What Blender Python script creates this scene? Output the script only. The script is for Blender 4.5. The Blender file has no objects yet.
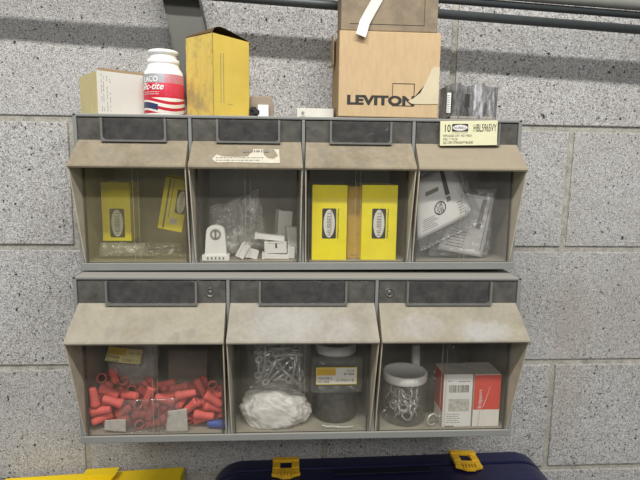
import bpy, bmesh, math, random
from mathutils import Vector, Matrix, Euler, Quaternion, noise
random.seed(11)
SC = bpy.context.scene
COL = SC.collection
PI = math.pi

# ---------------------------------------------------------------- camera
ZA = 1.6256                                   # height of the mortar joint behind the upper cabinet's top
CAM = Vector((0.34124, -0.85694, -0.06572 + ZA))
ROT = Matrix(((0.99785577, -0.00489732, -0.0652678),
              (-0.06389482, 0.14328803, -0.98761632),
              (0.01418877, 0.98966891, 0.14266787)))
FPX = 520.0
cd = bpy.data.cameras.new('camera')
cam = bpy.data.objects.new('camera', cd)
COL.objects.link(cam)
cam.matrix_world = Matrix.Translation(CAM) @ ROT.to_4x4()
cd.sensor_width = 36.0
cd.lens = FPX * 36.0 / 640.0
cd.clip_start = 0.01
SC.camera = cam

# ---------------------------------------------------------------- world, lights, exposure
w = bpy.data.worlds.new('room_light')
SC.world = w
w.use_nodes = True
w.node_tree.nodes['Background'].inputs[0].default_value = (0.93, 0.97, 1.0, 1)
w.node_tree.nodes['Background'].inputs[1].default_value = 0.23

def area(name, loc, target, sx, sy, power, col=(1, 0.98, 0.94)):
    l = bpy.data.lights.new(name, 'AREA')
    l.shape = 'RECTANGLE'; l.size = sx; l.size_y = sy; l.energy = power; l.color = col
    o = bpy.data.objects.new(name, l)
    COL.objects.link(o)
    o.location = loc
    o.rotation_euler = (Vector(target) - Vector(loc)).to_track_quat('-Z', 'Y').to_euler()
    return o
area('tube_and_fill_light', (0.33, -1.32, 3.05), (0.35, 0, 1.45), 2.2, 0.08, 58, (1, 0.99, 0.975))
area('tube_and_fill_light', (0.3, -2.9, 2.95), (0.35, 0, 1.3), 2.2, 0.5, 32, (1, 0.99, 0.975))  # frontal fill, added to brighten the bin contents
SC.view_settings.view_transform = 'Standard'
SC.view_settings.look = 'None'
SC.view_settings.exposure = 0.0
SC.view_settings.gamma = 1.0
SC.view_settings.use_curve_mapping = False
SC.cycles.transparent_max_bounces = 32
SC.cycles.max_bounces = 10

# ---------------------------------------------------------------- helpers
def at(u, v, Y):
    """world point seen at pixel (u, v) on the plane y = Y"""
    d = ROT @ Vector(((u - 320) / FPX, (240 - v) / FPX, -1))
    return CAM + d * ((Y - CAM.y) / d.y)

def link(o, parent=None):
    COL.objects.link(o)
    if parent is not None:
        o.parent = parent
    return o

def tag(o, label=None, cat=None, group=None, kind=None):
    if label: o['label'] = label
    if cat: o['category'] = cat
    if group: o['group'] = group
    if kind: o['kind'] = kind
    return o

def empty(name, loc=(0, 0, 0), rot=(0, 0, 0)):
    o = bpy.data.objects.new(name, None)
    o.empty_display_size = 0.02
    o.location = loc; o.rotation_euler = rot
    return link(o)

class MB:
    def __init__(s):
        s.bm = bmesh.new(); s.mats = []
    def mi(s, m):
        if m is None: return 0
        if m not in s.mats: s.mats.append(m)
        return s.mats.index(m)
    def _f(s, vs, m, smooth=False):
        try:
            f = s.bm.faces.new(vs)
        except ValueError:
            return None
        f.material_index = s.mi(m); f.smooth = smooth
        return f
    def box(s, x0, x1, y0, y1, z0, z1, m=None, bev=0.0, mat4=None):
        b = bmesh.new()
        bmesh.ops.create_cube(b, size=1)
        for v in b.verts:
            v.co = Vector(((x0 + x1) / 2 + v.co.x * (x1 - x0), (y0 + y1) / 2 + v.co.y * (y1 - y0), (z0 + z1) / 2 + v.co.z * (z1 - z0)))
        if bev > 0:
            bmesh.ops.bevel(b, geom=b.edges[:], offset=bev, segments=2, affect='EDGES', profile=0.6)
        s.merge(b, m, mat4)
        return s
    def merge(s, b, m=None, mat4=None, smooth=None):
        mp = {}
        for v in b.verts:
            mp[v] = s.bm.verts.new(mat4 @ v.co if mat4 else v.co)
        for f in b.faces:
            n = s._f([mp[v] for v in f.verts], m, f.smooth if smooth is None else smooth)
        b.free()
    def prism(s, pts, axis, a0, a1, m=None, bev=0.0, mat4=None):
        """closed polygon pts (2D) extruded along axis 'x','y','z' from a0 to a1"""
        def P(p, a):
            return {'x': Vector((a, p[0], p[1])), 'y': Vector((p[0], a, p[1])), 'z': Vector((p[0], p[1], a))}[axis]
        b = bmesh.new()
        A = [b.verts.new(P(p, a0)) for p in pts]; B = [b.verts.new(P(p, a1)) for p in pts]
        n = len(pts)
        b.faces.new(A); b.faces.new(B[::-1])
        for i in range(n):
            b.faces.new((A[i], B[i], B[(i + 1) % n], A[(i + 1) % n]))
        bmesh.ops.recalc_face_normals(b, faces=b.faces[:])
        if bev > 0:
            bmesh.ops.bevel(b, geom=b.edges[:], offset=bev, segments=2, affect='EDGES', profile=0.6)
        s.merge(b, m, mat4)
        return s
    def lathe(s, prof, m=None, n=32, mat4=None, rib=None, closed=False):
        """prof: list of (r, z); rib(k) -> radius factor"""
        rings = []
        M4 = mat4 or Matrix.Identity(4)
        for r, z in prof:
            if r < 1e-7:
                rings.append([s.bm.verts.new(M4 @ Vector((0, 0, z)))])
            else:
                rings.append([s.bm.verts.new(M4 @ Vector((r * (rib(k) if rib else 1) * math.cos(k * 2 * PI / n), r * (rib(k) if rib else 1) * math.sin(k * 2 * PI / n), z))) for k in range(n)])
        for a, b in zip(rings, rings[1:]):
            for k in range(n):
                k2 = (k + 1) % n
                if len(a) == 1 and len(b) == 1: continue
                if len(a) == 1: s._f((a[0], b[k], b[k2]), m, True)
                elif len(b) == 1: s._f((a[k2], a[k], b[0]), m, True)
                else: s._f((a[k], b[k], b[k2], a[k2]), m, True)
        return s
    def tube(s, pts, r, m=None, n=8, cap=True, mat4=None):
        pts = [Vector(p) for p in pts]
        rings = []
        up = None
        for i, p in enumerate(pts):
            t = (pts[min(i + 1, len(pts) - 1)] - pts[max(i - 1, 0)]).normalized()
            if up is None:
                up = t.orthogonal().normalized()
            up = (up - t * up.dot(t)).normalized()
            sd = t.cross(up)
            rr = r(i / (len(pts) - 1)) if callable(r) else r
            ring = []
            for k in range(n):
                a = 2 * PI * k / n
                q = p + (up * math.cos(a) + sd * math.sin(a)) * rr
                ring.append(s.bm.verts.new(mat4 @ q if mat4 else q))
            rings.append(ring)
        for a, b in zip(rings, rings[1:]):
            for k in range(n):
                s._f((a[k], b[k], b[(k + 1) % n], a[(k + 1) % n]), m, True)
        if cap:
            s._f(rings[0][::-1], m); s._f(rings[-1], m)
        return s
    def quad(s, pts, m=None):
        s._f([s.bm.verts.new(Vector(p)) for p in pts], m)
        return s
    def build(s, name, m=None, parent=None, loc=None, rot=None, recalc=True, keep=False):
        me = bpy.data.meshes.new(name)
        if recalc:
            bmesh.ops.recalc_face_normals(s.bm, faces=s.bm.faces[:])
        s.bm.to_mesh(me); s.bm.free()
        if s.mats:
            for x in s.mats: me.materials.append(x)
        elif m: me.materials.append(m)
        o = bpy.data.objects.new(name, me)
        link(o, parent)
        if loc is not None: o.location = loc
        if rot is not None: o.rotation_euler = rot
        return o

_txt = {}
def text_bm(body, size, sx=1.0, extr=0.00012, align='LEFT', shear=0.0, bold=0.0):
    """returns bmesh of extruded letters lying in xy (z up)"""
    c = bpy.data.curves.new('lettering', 'FONT')
    c.body = body; c.size = size; c.extrude = extr; c.align_x = align; c.shear = shear
    c.offset = bold; c.resolution_u = 3
    o = bpy.data.objects.new('lettering', c)
    COL.objects.link(o)
    dg = bpy.context.evaluated_depsgraph_get()
    me = bpy.data.meshes.new_from_object(o.evaluated_get(dg))
    b = bmesh.new(); b.from_mesh(me)
    for v in b.verts: v.co.x *= sx
    bpy.data.objects.remove(o); bpy.data.curves.remove(c); bpy.data.meshes.remove(me)
    return b
# frame that maps letters' (x right, y up, z out) to a face looking at -y
FRONT = Matrix(((1, 0, 0, 0), (0, 0, -1, 0), (0, 1, 0, 0), (0, 0, 0, 1)))

# ---------------------------------------------------------------- materials
def srgb(r, g, b):
    f = lambda c: ((c / 255 + 0.055) / 1.055) ** 2.4 if c / 255 > 0.04045 else c / 255 / 12.92
    return (f(r), f(g), f(b), 1)

class N:
    def __init__(s, name):
        s.m = bpy.data.materials.new(name); s.m.use_nodes = True
        s.t = s.m.node_tree; s.t.nodes.clear()
        s.out = s.t.nodes.new('ShaderNodeOutputMaterial')
        s.tc = s.t.nodes.new('ShaderNodeTexCoord')
    def n(s, typ, **k):
        x = s.t.nodes.new(typ)
        for a, b in k.items(): setattr(x, a, b)
        return x
    def l(s, a, b): s.t.links.new(a, b)
    def noise(s, scale, detail=3, rough=0.55, vec=None, stretch=None):
        x = s.n('ShaderNodeTexNoise'); x.inputs['Scale'].default_value = scale
        x.inputs['Detail'].default_value = detail; x.inputs['Roughness'].default_value = rough
        v = vec or s.tc.outputs['Object']
        if stretch:
            mp = s.n('ShaderNodeMapping'); mp.inputs['Scale'].default_value = stretch
            s.l(v, mp.inputs[0]); v = mp.outputs[0]
        s.l(v, x.inputs['Vector'])
        return x.outputs['Fac']
    def ramp(s, fac, stops):
        x = s.n('ShaderNodeValToRGB')
        e = x.color_ramp.elements
        while len(e) < len(stops): e.new(0.5)
        for i, (p, c) in enumerate(stops):
            e[i].position = p
            e[i].color = c if len(c) == 4 else (*c, 1)
        s.l(fac, x.inputs[0])
        return x.outputs['Color']
    def math(s, op, a, b=None, c=None, clamp=False):
        x = s.n('ShaderNodeMath', operation=op, use_clamp=clamp)
        for i, v in enumerate((a, b, c)):
            if v is None: continue
            if isinstance(v, (int, float)): x.inputs[i].default_value = v
            else: s.l(v, x.inputs[i])
        return x.outputs[0]
    def mix(s, fac, a, b, typ='MIX'):
        x = s.n('ShaderNodeMix', data_type='RGBA', blend_type=typ)
        for sock, v in ((x.inputs[0], fac), (x.inputs[6], a), (x.inputs[7], b)):
            if isinstance(v, (int, float)): sock.default_value = v
            elif isinstance(v, tuple): sock.default_value = v
            else: s.l(v, sock)
        return x.outputs[2]
    def bsdf(s, col, rough=0.6, spec=0.5, metal=0.0, coat=0.0):
        p = s.n('ShaderNodeBsdfPrincipled')
        for k, v in (('Base Color', col), ('Roughness', rough), ('Specular IOR Level', spec), ('Metallic', metal), ('Coat Weight', coat)):
            if isinstance(v, (int, float, tuple)): p.inputs[k].default_value = v
            else: s.l(v, p.inputs[k])
        return p
    def bump(s, h, p, strength=0.3, dist=0.001):
        b = s.n('ShaderNodeBump'); b.inputs['Strength'].default_value = strength; b.inputs['Distance'].default_value = dist
        s.l(h, b.inputs['Height']); s.l(b.outputs[0], p.inputs['Normal'])
        return b
    def finish(s, sh):
        s.l(sh, s.out.inputs['Surface']); return s.m

def plain(name, col, rough=0.6, spec=0.4, metal=0.0, var=0.12, vs=60, bump=0.0, bs=400):
    k = N(name)
    a = tuple(c * (1 - var) for c in col[:3]) + (1,)
    b = tuple(min(1, c * (1 + var)) for c in col[:3]) + (1,)
    f = k.noise(vs, 4)
    c = k.ramp(f, [(0.3, a), (0.7, b)])
    p = k.bsdf(c, rough, spec, metal)
    if bump: k.bump(k.noise(bs, 3), p, bump)
    return k.finish(p.outputs[0])

def ellipse_mask(k, ells, vec):
    """soft ellipses (cx, cz, rx, rz, strength) in object x/z"""
    nz = k.n('ShaderNodeTexNoise'); nz.inputs['Scale'].default_value = 55; nz.inputs['Detail'].default_value = 4
    k.l(vec, nz.inputs['Vector'])
    sc_ = k.n('ShaderNodeVectorMath', operation='MULTIPLY_ADD'); k.l(nz.outputs['Color'], sc_.inputs[0])
    sc_.inputs[1].default_value = (0.014, 0.014, 0.014); k.l(vec, sc_.inputs[2])
    of_ = k.n('ShaderNodeVectorMath', operation='SUBTRACT'); k.l(sc_.outputs[0], of_.inputs[0]); of_.inputs[1].default_value = (0.007, 0.007, 0.007)
    sp = k.n('ShaderNodeSeparateXYZ'); k.l(of_.outputs[0], sp.inputs[0])
    tot = None
    for cx, cz, rx, rz, st in ells:
        dx = k.math('DIVIDE', k.math('SUBTRACT', sp.outputs[0], cx), rx)
        dz = k.math('DIVIDE', k.math('SUBTRACT', sp.outputs[2], cz), rz)
        d = k.math('ADD', k.math('MULTIPLY', dx, dx), k.math('MULTIPLY', dz, dz))
        e = k.math('MULTIPLY', k.math('SUBTRACT', 1.35, d, clamp=True), st)
        tot = e if tot is None else k.math('MAXIMUM', tot, e)
    return tot

# block wall
def mat_block():
    k = N('concrete_block')
    big = k.noise(3.5, 4)
    v1 = k.noise(620, 2, 0.7)
    v2 = k.noise(260, 3, 0.7)
    v3 = k.noise(800, 1, 0.5)
    s = k.math('ADD', k.math('MULTIPLY', v1, 0.55), k.math('ADD', k.math('MULTIPLY', v2, 0.25), k.math('MULTIPLY', v3, 0.2)))
    c = k.ramp(s, [(0.35, srgb(74, 72, 70)), (0.42, srgb(128, 125, 122)), (0.475, srgb(168, 166, 163)), (0.54, srgb(192, 190, 188)), (0.64, srgb(230, 229, 227))])
    pit = k.noise(160, 2, 0.5)
    c = k.mix(k.ramp(pit, [(0.28, (1, 1, 1)), (0.34, (0, 0, 0))]), c, srgb(60, 58, 56))
    tint = k.ramp(big, [(0.3, srgb(232, 230, 226)), (0.7, srgb(255, 255, 255))])
    c = k.mix(1.0, c, tint, 'MULTIPLY')
    # faint brown run-down stain on the right-hand block
    st = ellipse_mask(k, [(0.845, -0.40 + ZA, 0.035, 0.16, 0.45)], k.tc.outputs['Object'])
    c = k.mix(k.math('MULTIPLY', st, k.noise(60, 3)), c, srgb(150, 135, 115))
    p = k.bsdf(c, 0.9, 0.25)
    k.bump(s, p, 0.9, 0.0025)
    return k.finish(p.outputs[0])
def mat_mortar():
    k = N('mortar')
    c = k.ramp(k.noise(45, 5, 0.7), [(0.3, srgb(140, 136, 126)), (0.7, srgb(190, 186, 174))])
    g = k.ramp(k.noise(500, 2), [(0.3, srgb(200, 200, 200)), (0.6, srgb(255, 255, 255))])
    p = k.bsdf(k.mix(1.0, c, g, 'MULTIPLY'), 0.9, 0.2)
    k.bump(k.noise(260, 4, 0.7), p, 0.5, 0.001)
    return k.finish(p.outputs[0])
M_BLOCK = mat_block(); M_MORTAR = mat_mortar()

def mat_frame(name, base, dust):
    k = N(name)
    f = k.noise(22, 5, 0.7)
    g = k.n('ShaderNodeNewGeometry')
    sp = k.n('ShaderNodeSeparateXYZ'); k.l(g.outputs['Normal'], sp.inputs[0])
    upw = k.math('MULTIPLY', k.math('MAXIMUM', sp.outputs[2], 0.0), 0.9)   # dust settles on upward faces
    m = k.math('ADD', k.math('MULTIPLY', f, 0.5), upw, clamp=True)
    c = k.mix(m, base, dust)
    p = k.bsdf(c, 0.55, 0.35)
    k.bump(k.noise(300, 3), p, 0.12)
    return k.finish(p.outputs[0])
M_FRAME = mat_frame('grey_plastic', srgb(116, 118, 117), srgb(148, 145, 136))
M_BACK = plain('dark_grey_plastic', srgb(112, 108, 100), 0.7, 0.2)

def mat_clear(name, tint, dustcol, dmin, dmax, rough=0.12, scale=14, strk=True, bump=0.0, gloss=0.07):
    """dirty clear plastic: see-through, with a film of dust and a sheen"""
    k = N(name)
    tr = k.n('ShaderNodeBsdfTransparent'); tr.inputs[0].default_value = tint
    dirt = k.noise(scale, 5, 0.65)
    if strk:
        d2 = k.noise(40, 3, 0.5, stretch=(1.0, 1.0, 0.06))
        dirt = k.math('ADD', k.math('MULTIPLY', dirt, 0.6), k.math('MULTIPLY', d2, 0.4))
    dm = k.n('ShaderNodeMapRange'); k.l(dirt, dm.inputs[0])
    for i, v in enumerate((0.3, 0.7, dmin, dmax)): dm.inputs[i + 1].default_value = v
    df = k.n('ShaderNodeBsdfDiffuse'); df.inputs[0].default_value = dustcol
    gl = k.n('ShaderNodeBsdfGlossy'); gl.inputs['Roughness'].default_value = rough
    fr = k.n('ShaderNodeLayerWeight'); fr.inputs[0].default_value = 0.25
    m1 = k.n('ShaderNodeMixShader'); k.l(dm.outputs[0], m1.inputs[0]); k.l(tr.outputs[0], m1.inputs[1]); k.l(df.outputs[0], m1.inputs[2])
    m2 = k.n('ShaderNodeMixShader')
    k.l(k.math('ADD', k.math('MULTIPLY', fr.outputs['Fresnel'], 0.35), gloss, clamp=True), m2.inputs[0])
    k.l(m1.outputs[0], m2.inputs[1]); k.l(gl.outputs[0], m2.inputs[2])
    if bump:
        b = k.n('ShaderNodeBump'); b.inputs['Strength'].default_value = bump; b.inputs['Distance'].default_value = 0.003
        k.l(k.noise(70, 4, 0.6), b.inputs['Height'])
        k.l(b.outputs[0], gl.inputs['Normal']); k.l(b.outputs[0], df.inputs['Normal'])
    return k.finish(m2.outputs[0])
M_WINDOW = mat_clear('dusty_clear_window', (0.95, 0.94, 0.91, 1), srgb(172, 166, 152), 0.04, 0.15, gloss=0.012)
M_WINDOW_A = mat_clear('grimy_clear_window', (0.90, 0.88, 0.76, 1), srgb(158, 150, 118), 0.13, 0.30, gloss=0.012)
M_WINDOW_D = mat_clear('hazy_clear_window', (0.95, 0.94, 0.92, 1), srgb(180, 177, 170), 0.07, 0.22, gloss=0.015)
M_FACE = mat_clear('shade_tinted_clear_plastic', (0.66, 0.66, 0.65, 1), srgb(140, 136, 128), 0.14, 0.42, 0.18, 45, False, 0.35, gloss=0.045)  # clear plastic; the grey tint stands for the dark interior behind
M_EDGE = plain('dark_window_rim', srgb(72, 70, 64), 0.6, 0.3)
M_CHEEK = plain('dusty_tan_plastic', srgb(178, 169, 149), 0.75, 0.25, var=0.12, vs=40)
M_POCKET = mat_clear('shade_tinted_pocket', (0.55, 0.55, 0.55, 1), srgb(110, 108, 104), 0.14, 0.42, 0.1, 60, False, 0.5, gloss=0.07)  # clear pocket, shade of the interior put into its tint
M_RIDGE = mat_clear('plastic_ridge', (0.85, 0.83, 0.78, 1), srgb(190, 185, 172), 0.22, 0.34, gloss=0.05)
M_BAG = mat_clear('clear_bag_plastic', (0.97, 0.97, 0.97, 1), srgb(215, 215, 212), 0.01, 0.08, 0.12, 40, False, 1.0, gloss=0.12)
M_BAGW = mat_clear('milky_bag_plastic', (0.95, 0.95, 0.95, 1), srgb(215, 213, 208), 0.22, 0.45, 0.2, 40, False, 1.0, gloss=0.08)
M_JAR = mat_clear('clear_jar_plastic', (0.93, 0.94, 0.94, 1), srgb(200, 200, 198), 0.02, 0.08, 0.06, 30, False, 0.15, gloss=0.07)
M_TUB = mat_clear('dusty_bin_plastic', (0.80, 0.77, 0.70, 1), srgb(192, 186, 170), 0.55, 0.8, 0.3, 20, True)

def mat_hood(name, base, dark, marks, shine=()):
    k = N(name)
    f = k.noise(22, 5, 0.7); f2 = k.noise(160, 3, 0.6)
    fm = k.math('ADD', k.math('MULTIPLY', f, 0.7), k.math('MULTIPLY', f2, 0.3))
    c = k.mix(k.ramp(fm, [(0.28, (0, 0, 0)), (0.66, (1, 1, 1))]), dark, base)
    rough = 0.85
    if marks:
        mm = ellipse_mask(k, marks, k.tc.outputs['Object'])
        mm = k.math('MULTIPLY', mm, k.math('MULTIPLY', 0.95, k.noise(90, 3)), clamp=True)
        c = k.mix(mm, c, srgb(118, 114, 108))
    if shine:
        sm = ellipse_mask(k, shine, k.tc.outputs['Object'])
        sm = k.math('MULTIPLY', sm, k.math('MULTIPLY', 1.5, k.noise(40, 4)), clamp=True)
        c = k.mix(k.math('MULTIPLY', sm, 0.65), c, srgb(176, 178, 186))  # bluish sheen painted into the colour where the dust is thinner
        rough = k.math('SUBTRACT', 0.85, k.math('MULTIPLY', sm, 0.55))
    p = k.bsdf(c, rough, 0.4)
    k.bump(f2, p, 0.1)
    return k.finish(p.outputs[0])

M_YELLOW = plain('yellow_card', srgb(246, 230, 24), 0.55, 0.35, var=0.05)
M_YELLOW_D = plain('aged_yellow_card', srgb(218, 190, 88), 0.65, 0.3, var=0.08, vs=25)
M_BLACKINK = plain('dark_ink', srgb(52, 50, 46), 0.6, 0.3, var=0.02)
M_GREYINK = plain('grey_ink', srgb(120, 116, 108), 0.6, 0.3, var=0.02)
M_SILVER = plain('silver_print', srgb(222, 222, 216), 0.4, 0.5, var=0.04)
M_WHITE = plain('white_plastic', srgb(232, 231, 226), 0.4, 0.45, var=0.03)
M_CREAM = plain('cream_card', srgb(202, 199, 188), 0.7, 0.25, var=0.05, vs=25)
M_LIDW = plain('white_lid_plastic', srgb(236, 235, 232), 0.45, 0.4, var=0.04, vs=30)
M_RED = plain('red_vinyl', srgb(222, 100, 94), 0.6, 0.3, var=0.12, vs=60)
M_REDIN = plain('dark_red_socket', srgb(70, 22, 20), 0.8, 0.2)
M_BLUE = plain('blue_plastic', srgb(72, 94, 170), 0.45, 0.4)
M_ZINC = plain('zinc_metal', srgb(225, 225, 222), 0.35, 0.5, 0.55, 0.08)
M_PAPER = plain('white_paper', srgb(224, 223, 220), 0.75, 0.2, var=0.03)
M_DARKMETAL = plain('dark_grey_metal', srgb(70, 74, 74), 0.45, 0.5, 0.3, 0.08)
M_PIPE = plain('galvanised_pipe', srgb(158, 158, 150), 0.42, 0.5, 0.35, 0.06)
M_STRUT = plain('olive_grey_steel', srgb(88, 87, 79), 0.5, 0.45, 0.1, 0.07, 12)
M_NAVY = plain('navy_plastic', srgb(21, 23, 60), 0.38, 0.5, var=0.08)
M_NAVYD = plain('dark_navy_plastic', srgb(14, 16, 36), 0.5, 0.4)
M_LATCH = plain('yellow_latch_plastic', srgb(224, 176, 40), 0.45, 0.4, var=0.08)
M_CASEY = plain('bright_yellow_plastic', srgb(240, 205, 20), 0.45, 0.4, var=0.04)
M_PACKRED = plain('red_card', srgb(214, 78, 64), 0.6, 0.3, var=0.03)
M_PACKWHITE = plain('white_card', srgb(226, 223, 216), 0.65, 0.3, var=0.03)
M_PACKGREY = plain('grey_card', srgb(176, 172, 164), 0.8, 0.2)
M_BLACK = plain('black_plastic', srgb(28, 27, 26), 0.5, 0.4)
M_TAPE = plain('white_tape', srgb(202, 199, 192), 0.35, 0.5, var=0.05)

def mat_kraft(name, a, b, c3=None):
    k = N(name)
    f = k.noise(9, 5, 0.6); g = k.noise(220, 3, 0.6, stretch=(1, 1, 0.25))
    c = k.mix(f, a, b)
    c = k.mix(k.ramp(g, [(0.35, (0.12,) * 3), (0.6, (0, 0, 0))]), c, srgb(120, 96, 64))
    if c3:
        c = k.mix(k.ramp(k.noise(26, 5, 0.7), [(0.45, (0, 0, 0)), (0.62, (0.8,) * 3)]), c, c3)
    p = k.bsdf(c, 0.8, 0.2)
    k.bump(g, p, 0.1)
    return k.finish(p.outputs[0])
M_KRAFT = mat_kraft('kraft_cardboard', srgb(188, 161, 122), srgb(198, 173, 136))
M_KRAFTG = mat_kraft('dusty_cardboard', srgb(134, 120, 101), srgb(152, 136, 113), srgb(120, 108, 92))
M_KRAFTD = mat_kraft('brown_cardboard', srgb(150, 128, 98), srgb(170, 146, 112))
M_YWORN = mat_kraft('worn_yellow_card', srgb(206, 178, 92), srgb(218, 190, 100), srgb(150, 134, 92))
M_TANSIDE = mat_kraft('yellowed_card', srgb(196, 182, 130), srgb(214, 202, 156))

# ---------------------------------------------------------------- the wall
def wall():
    BH, BW, J = 0.2032, 0.4064, 0.010
    mo = MB()
    x0, x1 = -1.6, 2.3
    z0, z1 = 0.0, 13 * BH + 0.002
    mo.box(x0, x1, 0.0012, 0.19, z0, z1, M_MORTAR)
    # rounded mortar bead proud of the sunken joint
    b = MB()
    rows = 13
    zj = ZA % BH
    for r in range(-1, rows):
        zb = ZA - 8 * BH + r * BH
        odd = (8 - r) % 2                      # course below joint A has its joints at x = 0
        off = 0.0 if odd else 0.2032
        off += 0.004 if odd else 0.0
        for c in range(-5, 7):
            xa = off + c * BW + J / 2; xb = off + (c + 1) * BW - J / 2
            xa = max(xa, x0); xb = min(xb, x1)
            if xb - xa < 0.02: continue
            za = max(zb + J / 2, 0.0); zt = min(zb + BH - J / 2, z1)
            if zt - za < 0.02: continue
            b.box(xa, xb, -0.0026 + 0.0004 * ((r * 7 + c * 13) % 4), 0.19, za, zt, M_BLOCK, bev=0.0016)
    w = b.build('wall_back', None); w['kind'] = 'structure'
    m = mo.build('mortar', None, w)
    fl = MB().box(-1.6, 2.3, -3.6, 0.19, -0.1, 0.0, plain('concrete_floor', srgb(140, 136, 130), 0.8, 0.3)).build('floor'); fl['kind'] = 'structure'
wall()

# ---------------------------------------------------------------- tip-out bin cabinets
def cabinet(X0, Yf, Z0, H, D, nb, e, faceH, hoodB, rim, rl, label, hoods, windows):
    W = 0.6
    root = empty('parts_cabinet', (X0, Yf, Z0), (0, -rl, 0))
    tag(root, label, 'storage cabinet')
    f = MB()
    f.box(0, W, 0, D, -0.004, 0.0, M_FRAME, 0.0012)                       # top
    f.box(0, W, 0, D, -H, -H + 0.004, M_FRAME, 0.0012)                    # bottom
    f.box(0.0004, W - 0.0004, -0.0005, 0.003, -H - 0.0003, -H + rim, M_FRAME, 0.001)           # bottom rail
    f.box(0, 0.005, 0, D, -H, 0, M_FRAME, 0.0012)
    f.box(W - 0.005, W, 0, D, -H, 0, M_FRAME, 0.0012)
    f.box(0.002, W - 0.002, D - 0.003, D, -H + 0.002, -0.002, M_BACK)
    bw = W / nb
    for i in range(1, nb):
        f.box(i * bw - 0.0022, i * bw + 0.0022, 0.0006, D, -H + 0.002, -0.002, M_FRAME, 0.0008)
    f.build('frame', None, root)
    for i in range(nb):
        g0 = i * bw + (0.0058 if i == 0 else 0.0032); g1 = (i + 1) * bw - (0.0058 if i == nb - 1 else 0.0032)
        # the tub opens out to nearly the full width in front of the frame
        h0 = i * bw + (0.0016 if i == 0 else 0.0016); h1 = (i + 1) * bw - 0.0016
        zt, zh, zb = -0.0055, -hoodB, -H + rim + 0.0006
        zf = -faceH
        yi = 0.0016                                                      # face set back a little in the frame
        tub = MB(); tub.mi(M_TUB)
        tk = 0.0014
        yb = D - 0.012
        # side walls: inside the frame a plain plate, in front of it a cheek following the sloping front
        for sd in (0, 1):
            xa = g0 if sd == 0 else g1 - tk
            tub.prism([(yi + 0.002, zf), (yb, zf - 0.02), (yb, zb), (yi + 0.002, zb)], 'x', xa, xa + tk, None)
            # cheek: quad strip from frame plane outwards, flaring to the hood's width
            A = (g0 if sd == 0 else g1); B = (h0 if sd == 0 else h1)
            s_ = 1 if sd == 0 else -1
            # gentle flare
            p = [Vector((A, yi, zf - 0.001)), Vector((B, -e + 0.0012, zh + 0.0006)), Vector((A, yi - 0.0008, zb)), Vector((A, yi + 0.0016, zb))]
            q = [v + Vector((s_ * tk, 0, 0)) for v in p]
            vs = [tub.bm.verts.new(v) for v in p] + [tub.bm.verts.new(v) for v in q]
            tub._f(vs[0:4], M_CHEEK); tub._f(vs[7:3:-1], M_CHEEK)
            for a, b in ((0, 1), (1, 2), (2, 3), (3, 0)):
                tub._f((vs[a], vs[b], vs[b + 4], vs[a + 4]), M_CHEEK)
        tub.box(g0, g1, yi + 0.002, yb, zb, zb + tk)
        tub.box(g0, g1, yb, yb + tk, zb, zf - 0.02)
        bin_ = tub.build('bin', None, root)
        # face panel
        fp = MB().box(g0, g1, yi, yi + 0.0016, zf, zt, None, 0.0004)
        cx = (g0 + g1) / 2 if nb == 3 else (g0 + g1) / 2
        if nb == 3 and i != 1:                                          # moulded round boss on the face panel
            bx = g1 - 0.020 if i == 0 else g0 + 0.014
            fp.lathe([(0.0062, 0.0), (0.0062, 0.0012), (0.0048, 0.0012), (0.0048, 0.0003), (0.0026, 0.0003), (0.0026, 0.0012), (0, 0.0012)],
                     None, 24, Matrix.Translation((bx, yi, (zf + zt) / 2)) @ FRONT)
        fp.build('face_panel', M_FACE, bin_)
        # hood: dust covered slope
        t = 0.0016
        hd = MB()
        n = 12
        secs = []
        for k in range(n + 1):
            u = k / n
            y = yi - (e + yi) * u; z = zf + (zh - zf) * u
            secs.append((y, z, (g0 + (h0 - g0) * u), (g1 + (h1 - g1) * u)))
        secs.append((-e - 0.0006, zh - 0.0022, h0, h1))
        nx = 24
        nd = Vector((0, -(zf - zh), -e)).normalized() * -t               # not used for top; thickness below
        top = [[hd.bm.verts.new((a + (b - a) * j / nx, y, z + 0.0008)) for j in range(nx + 1)] for (y, z, a, b) in secs]
        bot = [[hd.bm.verts.new((a + (b - a) * j / nx, y + 0.0012, z - 0.0012)) for j in range(nx + 1)] for (y, z, a, b) in secs]
        R_ = len(secs)
        for k in range(R_ - 1):
            for j in range(nx):
                hd._f((top[k][j], top[k + 1][j], top[k + 1][j + 1], top[k][j + 1]), None)
                hd._f((bot[k][j + 1], bot[k + 1][j + 1], bot[k + 1][j], bot[k][j]), None)
            hd._f((top[k][0], bot[k][0], bot[k + 1][0], top[k + 1][0]), None)
            hd._f((top[k][nx], top[k + 1][nx], bot[k + 1][nx], bot[k][nx]), None)
        for j in range(nx):
            hd._f((top[0][j], top[0][j + 1], bot[0][j + 1], bot[0][j]), None)
            hd._f((top[-1][j + 1], top[-1][j], bot[-1][j], bot[-1][j + 1]), None)
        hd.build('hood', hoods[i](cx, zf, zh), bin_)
        # window: sloping back in, two moulded ridges down the middle
        wd = MB()
        def wp(u, x01, off=0.0):
            a = g0 + 0.0016; b = g1 - 0.0016
            return Vector((a + (b - a) * x01, yi - off, (zf - 0.0005) + (zb - zf + 0.0005) * u))
        v = [wd.bm.verts.new(wp(u, x)) for u in (0, 1) for x in (0, 1)]
        wd._f((v[0], v[2], v[3], v[1]), windows[i])
        wd.mi(windows[i]); rg = wd
        ww = g1 - g0
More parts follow.
